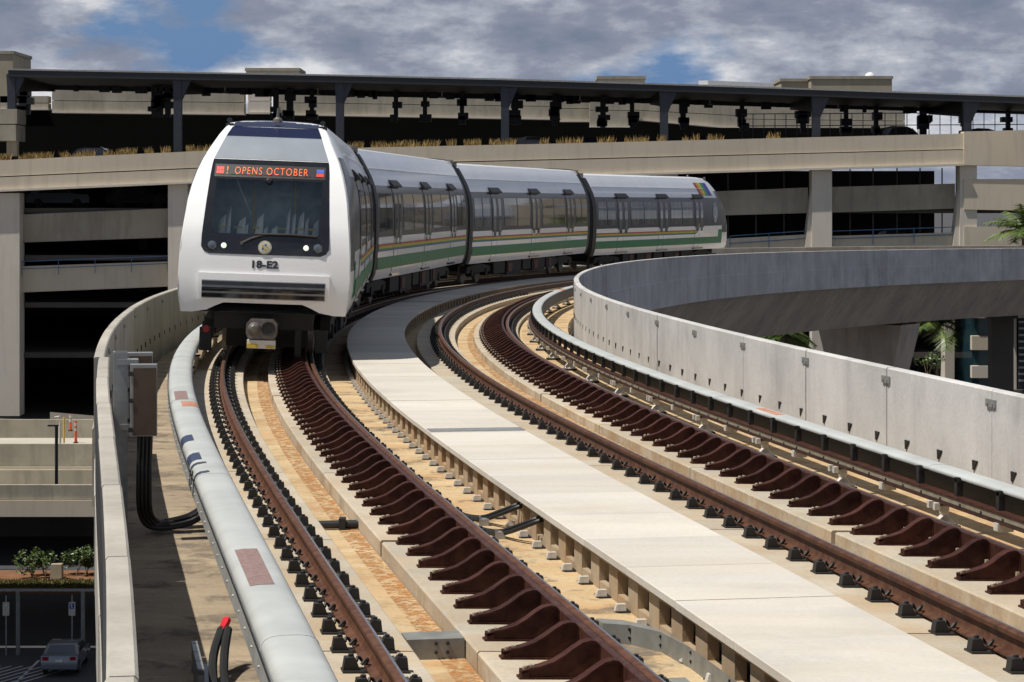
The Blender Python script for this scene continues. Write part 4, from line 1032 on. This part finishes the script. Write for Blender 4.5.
# parked cars
def sedan(loc, rot, label, paint='carblack', detail=False, suv=False, group='cars parked in the garage'):
    root = thing('parked_car', label, 'car', loc, group, (0, 0, rot)); root['_o'] = (0, 0, 0)
    h = 1.75 if suv else 1.45
    side = [(-2.2, .35), (-2.22, .75), (-2.1, .95), (-1.0, 1.0), (-.3, h-.12), (.0, h-.02), (1.0, h), (1.55, h-.12), (1.95, 1.05), (2.2, .98), (2.25, .7), (2.2, .35)] if suv else \
           [(-2.2, .32), (-2.24, .62), (-2.1, .82), (-1.15, .93), (-.45, h-.14), (-.1, h-.03), (.7, h), (1.1, h-.08), (1.65, 1.02), (2.15, .98), (2.25, .7), (2.2, .32)]
    prof = side
    mb = MB(); rows = []
    for x, k in ((-.88, .90), (-.90, .97), (-.84, 1.0), (.84, 1.0), (.90, .97), (.88, .90)):
        rows.append([(x*(1.0 if z < 1.0 else 1-(z-1.0)*.42), y, .32+(z-.32)*(k if z > 1.0 else 1)) for y, z in prof])
    mb.grid(rows, 0, closed=True); n = len(prof); mb.add(rows[0], [tuple(range(n))]); mb.add(rows[-1], [tuple(range(n))])
    mb.build('body', M[paint], root, world=False, smooth=True, auto=30)
    zb = 1.02; g = MB()
    y0 = 1.66 if not suv else 1.97
    yt = 1.12 if not suv else 1.56
    g.add([(-.72, y0+.012, 1.04), (.72, y0+.012, 1.04), (.60, yt+.02, h-.10), (-.60, yt+.02, h-.10)], [(0, 1, 2, 3)])
    g.add([(-.72, -1.06, .97), (.72, -1.06, .97), (.62, -.46, h-.15), (-.62, -.46, h-.15)], [(0, 1, 2, 3)])
    for sg in (-1, 1): g.add([(sg*.895, -.85, 1.03), (sg*.895, 1.35, 1.03), (sg*.80, .95, h-.14), (sg*.80, -.25, h-.14)], [(0, 1, 2, 3)])
    g.build('windows', M['carglass'], root, world=False)
    for sx in (-1, 1):
        for y in (-1.35, 1.35):
            mb = MB(); mb.lathe([(.20, -.10), (.32, -.09), (.33, .09), (.20, .10)], (sx*.80, y, .33), 16, 0, 'x'); w_ = mb.build('wheel', M['tyre'], root, world=False)
            if detail: mb = MB(); mb.lathe([(.18, -.112), (.18, .112)], (sx*.80, y, .33), 12, 0, 'x'); mb.build('rim', M['steel'], w_, world=False)
    # the rear of the car is at +y ; tail lights there
    if detail:
        for sx in (-1, 1):
            mb = MB(); mb.box(min(sx*.52, sx*.82), max(sx*.52, sx*.82), 2.16, 2.262, .78, .95); mb.build('tail_light', M['taillight'], root, world=False)
        mb = MB(); mb.box(-.17, .17, 2.24, 2.262, .70, .82); mb.build('licence_plate', M['pale'], root, world=False)
        mb = MB(); mb.box(-.86, .86, 2.2, 2.30, .38, .58); mb.build('bumper', M[paint], root, world=False)
    return root
gz = -20.5
pc = at(66, 668, 119)
sedan((pc.x, 119, gz+.03), math.pi+R(2), 'silver sedan parked in deep shade at the bottom left', 'carsilver', True, group=None)
zr_ = at(0, 140, YG+8).z
for x, y, lab, suv in ((838, 133.5, 'dark parked car under the canopy, left of the sky gap by the right posts', False), (866, 133.5, 'dark parked car silhouetted just right of the square stair tower foot', True)):
    pass
zroof = 5.55
rc = 0
for px, Y, lab, suv, ro in ((700, YG+14, 'dark car on the garage roof behind the fence, below the canopy', False, 90), (905, YG+12, 'dark rounded car on the garage roof silhouetted against the sky gap', True, 88), (985, YG+12, 'dark car on the garage roof at the right corner post', False, 92), (540, YG+12, 'dark car on the garage roof behind the middle of the planter wall', True, 90), (600, YG+12, 'dark car on the garage roof above the third train car', False, 90), (100, YG+12, 'dark car on the garage roof at left, behind the dry grass', True, 90)):
    p = at(px, 140, Y); sedan((p.x, Y, zl(p.x)), R(ro), lab, 'carblack', False, suv)
for px, fl, lab in ((60, 2.4, 'dark car on the shaded storey just below the planter wall at left'), (140, 2.4, 'dark car beside the first column behind the train nose'), (990, 2.4, 'dark car behind the right corner opening, upper storey'), (985, -.8, 'dark car behind the right corner opening, lower storey'), (870, 2.4, 'dark car in the shaded storey right of the light column'), (750, -.8, 'dark car in the lower shaded storey beside the train tail'), (900, -.8, 'dark car behind the blue railing at right')):
    p = at(px, 200, YG+7); sedan((p.x, YG+7, fl), R(90), lab, 'carsilver' if px in (60, 870) else 'carblack', False, px % 20 == 0)

# ------------------------------------------------------------------ ground and lower left ramps
mb = MB(); mb.add([(-3000, -400, gz), (3000, -400, gz), (3000, 6000, gz), (-3000, 6000, gz)], [(0, 1, 2, 3)]); struct(mb.build('ground', M['asphalt']))
mb = MB(); a = at(-60, 596, 141.5); 
mb.add([(-60, 141.5, gz+.02), (-8, 141.5, gz+.02), (-8, 150.6, gz+.02), (-60, 150.6, gz+.02)], [(0, 1, 2, 3)]); struct(mb.build('soil_verge', M['dirt']))
def lawn_region(rnd): return Vector((rnd.uniform(-40, -12), rnd.uniform(142, 146.6), gz+.02))
blades(16000, lawn_region, .08, .2, 4, 'lawn', 'short yellow-green grass on the verge below the ramps', 'verge_grass', 'grass', .05)
mb = MB(); mb.add([(-60, 151, gz+.03), (-29, 151, gz+.03), (-24.5, 156, gz+.03), (-60, 156, gz+.03)], [(0, 1, 2, 3)]); struct(mb.build('side_road', M['asphalt']))
mb = MB()
for k in range(12):
    x0 = -31+k*.55; mb.add([(x0, 113, gz+.012), (x0+.14, 113, gz+.012), (x0+3.2, 119.5, gz+.012), (x0+3.06, 119.5, gz+.012)], [(0, 1, 2, 3)])
mb.add([(-24.1, 112, gz+.012), (-23.95, 112, gz+.012), (-23.95, 121, gz+.012), (-24.1, 121, gz+.012)], [(0, 1, 2, 3)])
struct(mb.build('parking_lines', M['paint']))
# road ramps
def ramp_road(Y, d, ytop, yj, ybot, label, surf=None, m='garage_old'):
    a = at(0, ytop, Y); j = at(0, yj, Y); b = at(0, ybot, Y)
    root = thing('road_ramp', label, 'ramp', (-30, Y, b.z)); X0, X1 = -70, -6
    mb = MB(); mb.box(X0, X1, Y, Y+.3, j.z+.03, a.z); mb.build('barrier', M[m], root)
    mb = MB(); mb.box(X0, X1, Y-.12, Y+.3, b.z, j.z); mb.build('edge_beam', M['garage'], root)
    mb = MB(); mb.box(X0, X1, Y+.3, Y+d, b.z+.1, a.z-.95); mb.build('road_slab', M['road'], root)
    mb = MB(); mb.box(X0, X1, Y+d, Y+d+.3, a.z-2.0, a.z+.15+.0*d); mb.build('barrier', M[m], root)
    for x in (-58, -42, -12): mb = MB(); mb.box(x, x+1.2, Y+d/2-.6, Y+d/2+.6, gz-.1, b.z); mb.build('column', M['garage_old'], root)
    return a
at1 = ramp_road(130, 13, 444, 466.5, 477, 'upper concrete road ramp at left carrying the orange posts')
ramp_road(124, 5.6, 485, 500, 516.5, 'lower concrete road ramp at left, just below the upper one')
mb = MB(); a = at(52, 411, 150); b = at(95, 422, 150); root = thing('ramp_wall', 'pale wedge of ramp wall behind the left road barrier', 'wall', (a.x, 150, -12)); mb.add([at(50, 412, 150), at(98, 416, 150), at(98, 430, 150), at(50, 430, 150), at(50, 412, 150.6), at(98, 416, 150.6), at(98, 430, 150.6), at(50, 430, 150.6)], [(0, 1, 2, 3), (4, 5, 6, 7), (0, 1, 5, 4), (1, 2, 6, 5), (2, 3, 7, 6), (3, 0, 4, 7)]); mb.build('wall', M['garage'], root)
def pole(name, label, cat, x, y0, y1, Y, r, m, group=None, extra=None):
    a = at(x, y0, Y); b = at(x, y1, Y); root = thing(name, label, cat, tuple(b), group)
    mb = MB(); mb.tube([b, a], r, 10); mb.build('pole', M[m], root)
    if extra: extra(root, a, b)
    return root
def delx(root, a, b):
    mb = MB(); mb.lathe([(.15, 0), (.14, .05), (.07, .07)], tuple(b), 12); mb.build('base', M['black'], root)
    mb = MB(); h = a.z-b.z
    for t in (.55, .78): mb.lathe([(.075, 0), (.075, .16)], (b.x, b.y, b.z+h*t), 12)
    mb.build('reflective_band', M['insul'], root)
    mb = MB(); mb.lathe([(.085, 0), (.06, .5)], (b.x, b.y, b.z+.06), 12); mb.build('sleeve', M['delin'], root)
pole('delineator_post', 'orange delineator post on the far edge of the ramp road', 'delineator', 70.5, 414.5, 431, 140, .05, 'delin', 'delineators', delx)
pole('delineator_post', 'orange delineator post nearer the ramp barrier, lower of the two', 'delineator', 75.8, 421, 443, 133, .07, 'delin', 'delineators', delx)
pole('yellow_bollard', 'thin yellow post beside the white post on the ramp', 'bollard', 64, 417, 443, 133, .055, 'yellow')
def hook(root, a, b): mb = MB(); mb.tube([a, a+Vector((0, 0, .25)), a+Vector((-.12, 0, .4)), a+Vector((-.05, 0, .6)), a+Vector((-.3, 0, .55))], .05, 6); mb.build('hooked_top', M['insul'], root)
pole('white_post', 'white post with hooked top on the ramp barrier', 'post', 60, 427, 443.5, 133, .08, 'insul', None, hook)
def arm(root, a, b): mb = MB(); mb.box(a.x-.45, a.x+.1, a.y-.08, a.y+.08, a.z-.02, a.z+.06); mb.build('arm', M['black'], root)
pole('black_pole', 'thick black pole with short arm standing before the road ramps', 'pole', 56.5, 426, 484, 123, .085, 'black', None, arm)
# frame with hanging signs
fr_ = thing('metal_gantry', 'long low metal beam on posts across the shaded parking area', 'frame', (at(0, 640, 126).x, 122.5, gz))
b = at(0, 589, 122.5); zt_ = -17.1
mb = MB(); mb.box(-40, -10, 122.4, 122.6, zt_-.12, zt_); mb.build('beam', M['galv'], fr_)
for x in (18, 83): 
    p = at(x, 640, 122.5); mb = MB(); mb.box(p.x-.09, p.x+.09, 122.4, 122.6, gz, zt_-.12); mb.build('post', M['ductgrey'], fr_)
for x, lab in ((6, 'small white sign hung below the beam near the left edge'), (72, 'small white parking sign with a blue figure, above the silver sedan')):
    p = at(x, 600, 122.3); root = thing('parking_sign', lab, 'sign', (p.x, 122.3, gz)); mb = MB(); mb.box(p.x-.17, p.x+.17, 122.28, 122.3, -18.45, -17.75); mb.build('sign_plate', M['insul'], root)
    if x == 72: mb = MB(); mb.box(p.x-.12, p.x+.12, 122.270, 122.279, -18.1, -17.82); mb.lathe([(.045, -.004), (.045, .004)], (p.x-.02, 122.266, -17.88), 10, 1, 'y'); mb.box(p.x-.04, p.x+.01, 122.262, 122.269, -18.03, -17.92, 1); mb.box(p.x-.03, p.x+.07, 122.262, 122.269, -18.06, -18.02, 1); mb.build('sign_symbol', [M['r5'], M['insul']], root)
    mb = MB(); mb.box(p.x-.03, p.x+.03, 122.3, 122.34, gz, -17.4); mb.build('sign_post', M['galv'], root)
# unseen deck added beyond the left edge to shade the parking area
root = thing('unseen_shade_deck', 'unseen concrete deck added at left to shade the parking area', 'deck', (-60, 110, gz))
mb = MB(); mb.box(-80, -27.4, 92, 121.5, -2.8, -2.0); mb.build('deck_slab', M['garage_old'], root)
for x in (-76, -52, -31): mb = MB(); mb.box(x, x+1.4, 106, 107.4, gz-.1, -2.8); mb.build('column', M['garage_old'], root)
# concrete block and shrubs on the verge
p = at(57, 576, 147.2); root = thing('concrete_bollard', 'squat concrete block standing among shrubs on the verge', 'bollard', (p.x, 147.2, gz))
mb = MB(); mb.hull8([(p.x-.36, 146.8, gz), (p.x+.36, 146.8, gz), (p.x+.36, 147.5, gz), (p.x-.36, 147.5, gz)], [(p.x-.33, 146.85, gz+.95), (p.x+.33, 146.85, gz+.95), (p.x+.33, 147.45, gz+.95), (p.x-.33, 147.45, gz+.95)]); mb.build('block', M['block'], root)
def shrub(p, r, h, seed, label, n=420):
    rnd = random.Random(seed); root = thing('shrub', label, 'shrub', tuple(p), 'shrubs'); mb = MB()
    for k in range(5): a = rnd.uniform(0, 6.28); mb.tube([p, p+Vector((math.cos(a)*r*.5, math.sin(a)*r*.5, h*.7))], [.03, .01], 5)
    mb.build('stem', M['trunk'], root); mb = MB()
    cl = [(Vector((rnd.uniform(-r, r)*.75, rnd.uniform(-r, r)*.75, h*rnd.uniform(.35, .9))), rnd.uniform(.25, .5)*r) for _ in range(9)]
    for _ in range(n):
        c, rr = rnd.choice(cl); v = Vector((rnd.gauss(0, 1), rnd.gauss(0, 1), rnd.gauss(0, 1))).normalized()*rr*rnd.uniform(.5, 1)
        q = p+c+v; a = Vector((rnd.uniform(-1, 1), rnd.uniform(-1, 1), rnd.uniform(-.4, .8))).normalized(); b_ = a.cross(Vector((rnd.uniform(-1, 1), rnd.uniform(-1, 1), 1))).normalized()
        l = rnd.uniform(.08, .15); mb.add([q-a*l, q+b_*l*.4, q+a*l, q-b_*l*.4], [(0, 1, 2, 3)])
    mb.build('leaves', M['shrub'], root)
for i, (px, py, r, lab) in enumerate(((32, 570, 1.1, 'leafy shrub on the verge, leftmost of the row'), (45, 568, .9, 'leafy shrub just left of the concrete block'), (76, 567, 1.1, 'leafy shrub right of the concrete block'), (87, 566, .5, 'small leafy shrub on the verge next to the viaduct parapet'))):
    p = at(px, py, 147.8+i*.3); p.z = gz; shrub(p, r, 1.7, 20+i, lab, 650)
# ------------------------------------------------------------------ palms
def palm(base, h, fl, seed, label, nf=18, lean=(0, 0), droop=.8):
    rnd = random.Random(seed); root = thing('palm_tree', label, 'palm tree', tuple(base), 'palm trees')
    top = base+Vector((lean[0], lean[1], h)); mid_ = base+Vector((lean[0]*.3, lean[1]*.3, h*.5))
    mb = MB(); mb.tube([base, mid_, top], [.22, .17, .14], 10); mb.build('trunk', M['trunk'], root)
    mb = MB()
    for k in range(nf):
        a = k*2.4+rnd.uniform(-.2, .2); el = rnd.uniform(-.1, 1.15); L = fl*rnd.uniform(.8, 1.1); pts = []
        d = Vector((math.cos(a)*math.cos(el), math.sin(a)*math.cos(el), math.sin(el)))
        p = top.copy(); st = L/9
        for i in range(10):
            pts.append(p.copy()); d = (d+Vector((0, 0, -droop*.15))).normalized(); p = p+d*st
        mb.tube(pts, [.03]*5+[.015]*5, 4)
        for i in range(1, 10):
            t = (pts[i]-pts[i-1]).normalized(); sd = t.cross(Vector((0, 0, 1))).normalized(); ll = L*.26*math.sin(math.pi*(i+.8)/11.5)+.1
            for sg in (-1, 1):
                for q in (0, .33, .66):
                    b0 = pts[i-1].lerp(pts[i], q); w = t*.055
                    e = b0+sd*sg*ll+t*ll*.45+Vector((0, 0, -ll*rnd.uniform(.15, .6)))
                    mb.add([b0-w, b0+w, e], [(0, 1, 2)])
    mb.build('crown', M['palm'], root)
def palm_at(px, py, Y, fl, seed, label, nf=18, **k):
    c = at(px, py, Y); base = Vector((c.x, Y, gz)); palm(base, c.z-gz, fl, seed, label, nf, **k)
palm_at(783, 334, 152, 3.2, 1, 'palm with fronds showing under the far viaduct, left of the light column', 20)
palm_at(938, 323, 156, 2.9, 2, 'palm with drooping fronds beside the flared pier', 22)
palm_at(968, 324, 157.4, 2.3, 3, 'smaller palm just right of the palm by the flared pier', 14)
palm_at(1024, 231, 155, 2.6, 4, 'palm top rising above the viaduct at the right edge', 18)
p = at(928, 368, 150); p.z = p.z-1; shrub(Vector((p.x, 150, at(0, 380, 150).z)), 1.0, 1.8, 77, 'sunlit shrub right of the flared pier', 260)
root = thing('planter_box', 'raised planter under the sunlit shrub by the pier', 'planter', (p.x, 150, gz)); mb = MB(); mb.box(p.x-1.5, p.x+1.5, 149, 151.5, gz, at(0, 380, 150).z); mb.build('planter_body', M['garage_old'], root)
# building with teal windows at lower right
YR = 150
bd = thing('office_building', 'low pale building with teal windows below the viaduct at right', 'building', (at(1000, 203, YR).x, YR, gz))
def rb(x0, x1, y0, y1, Y, d, m, name): a = at(x0, y0, Y); b = at(x1, y1, Y); mb = MB(); mb.box(a.x, b.x, Y, Y+d, b.z, a.z); return mb.build(name, M[m], bd)
rb(972, 1100, 290, 420, YR+1.5, 6, 'bluebldg', 'glass_wall'); rb(972, 990, 336, 350, YR+1, .6, 'garage', 'wall_band'); rb(972, 1100, 288, 318, YR+.8, .6, 'garage', 'wall_band'); rb(972, 990, 366, 378, YR+1, .6, 'garage_col', 'wall_band')
rb(1014, 1016.5, 300, 400, YR+1, .4, 'garage_col', 'mullion'); rb(1018, 1100, 318, 390, YR+.9, .3, 'canopy_edge', 'louvre_panel')
for k in range(10): rb(1019, 1098, 321+k*6.5, 323+k*6.5, YR+.75, .12, 'galv', 'louvre')
rb(972, 1100, 390, 520, YR+.5, .8, 'inside', 'shaded_base')
# dark round column standing before it
p = at(1001, 400, 146); root = thing('dark_column', 'dark column under the far viaduct in front of the teal windows', 'column', (p.x, 146, gz))
mb = MB(); mb.box(p.x-.68, p.x+.68, 145.5, 146.6, gz-.1, at(0, 318, 146).z); mb.build('shaft', M['inside'], root)
mb = MB(); mb.box(p.x-.9, p.x+.9, 145.3, 146.8, at(0, 318, 146).z, at(0, 318, 146).z+.3); mb.build('cap', M['inside'], root)

# ------------------------------------------------------------------ world, sun, camera
w = bpy.data.worlds.new('World'); scene.world = w; w.use_nodes = True; nt = w.node_tree
bg = nt.nodes['Background']; sun_dir = Vector((-.46, -.16, 1.0)).normalized()
el = math.asin(sun_dir.z); az = math.atan2(sun_dir.x, sun_dir.y)
sky = N(nt, 'ShaderNodeTexSky', sky_type='NISHITA'); sky.sun_disc = False; sky.sun_elevation = el; sky.sun_rotation = az % (2*math.pi)
sky.air_density = 1.0; sky.dust_density = .6
tc = N(nt, 'ShaderNodeTexCoord'); mp = N(nt, 'ShaderNodeMapping'); mp.inputs['Scale'].default_value = (1, 1, 2.6); mp.inputs['Location'].default_value = (1.9, .35, .12)
nt.links.new(tc.outputs['Generated'], mp.inputs[0])
n1 = N(nt, 'ShaderNodeTexNoise'); n1.inputs['Scale'].default_value = 9; n1.inputs['Detail'].default_value = 8; n1.inputs['Roughness'].default_value = .58
n2 = N(nt, 'ShaderNodeTexNoise'); n2.inputs['Scale'].default_value = 14; n2.inputs['Detail'].default_value = 9; n2.inputs['Roughness'].default_value = .6
nt.links.new(mp.outputs[0], n1.inputs['Vector']); nt.links.new(mp.outputs[0], n2.inputs['Vector'])
dp = N(nt, 'ShaderNodeVectorMath', operation='DISTANCE'); gd = Vector(((205-512)/F, 1, (YH-2)/F)).normalized()
dp.inputs[1].default_value = gd; nt.links.new(tc.outputs['Generated'], dp.inputs[0])
hole = ramp(nt, dp.outputs['Value'], [(0.0, .20), (.034, 0.0)])
sb = N(nt, 'ShaderNodeMath', operation='SUBTRACT'); nt.links.new(n1.outputs[0], sb.inputs[0]); nt.links.new(hole, sb.inputs[1])
cov = ramp(nt, sb.outputs[0], [(.33, 0.0), (.42, 1.0)])
shade = ramp(nt, n2.outputs[0], [(.34, (3.2, 3.85, 5.3)), (.46, (4.5, 5.0, 6.4)), (.55, (7.6, 8.1, 9.3)), (.63, (12.8, 12.9, 13.3))])
sp_ = N(nt, 'ShaderNodeSeparateXYZ'); nt.links.new(tc.outputs['Generated'], sp_.inputs[0])
lowf = ramp(nt, sp_.outputs[2], [(.10, 1.0), (.45, .35)])
cv = N(nt, 'ShaderNodeMath', operation='MULTIPLY'); nt.links.new(cov, cv.inputs[0]); nt.links.new(lowf, cv.inputs[1])
gap = mixc(nt, ramp(nt, sp_.outputs[2], [(.05, .85), (.3, 0.0)]), sky.outputs[0], (1.9, 4.0, 8.2))
col = mixc(nt, cv.outputs[0], gap, shade)
nt.links.new(col, bg.inputs[0]); bg.inputs[1].default_value = .056
sl = bpy.data.lights.new('sun', 'SUN'); sl.energy = 5.0; sl.angle = R(.5); sl.color = (1, .955, .88)
so = bpy.data.objects.new('sun', sl); COL.objects.link(so); so.rotation_euler = sun_dir.to_track_quat('Z', 'Y').to_euler()
cam = bpy.data.cameras.new('camera'); co = bpy.data.objects.new('camera', cam); COL.objects.link(co); scene.camera = co
co.location = (0, 0, HC); co.rotation_euler = (R(90), 0, 0); cam.sensor_width = 36; cam.lens = F/1024*36
cam.shift_y = -(341-YH)/1024; cam.clip_end = 8000; cam.clip_start = .1
scene.view_settings.view_transform = 'Standard'; scene.view_settings.look = 'None'; scene.view_settings.exposure = 0; scene.view_settings.gamma = 1
scene.render.resolution_x = 1024; scene.render.resolution_y = 682
for o in bpy.data.objects:
    if '_o' in o: del o['_o']
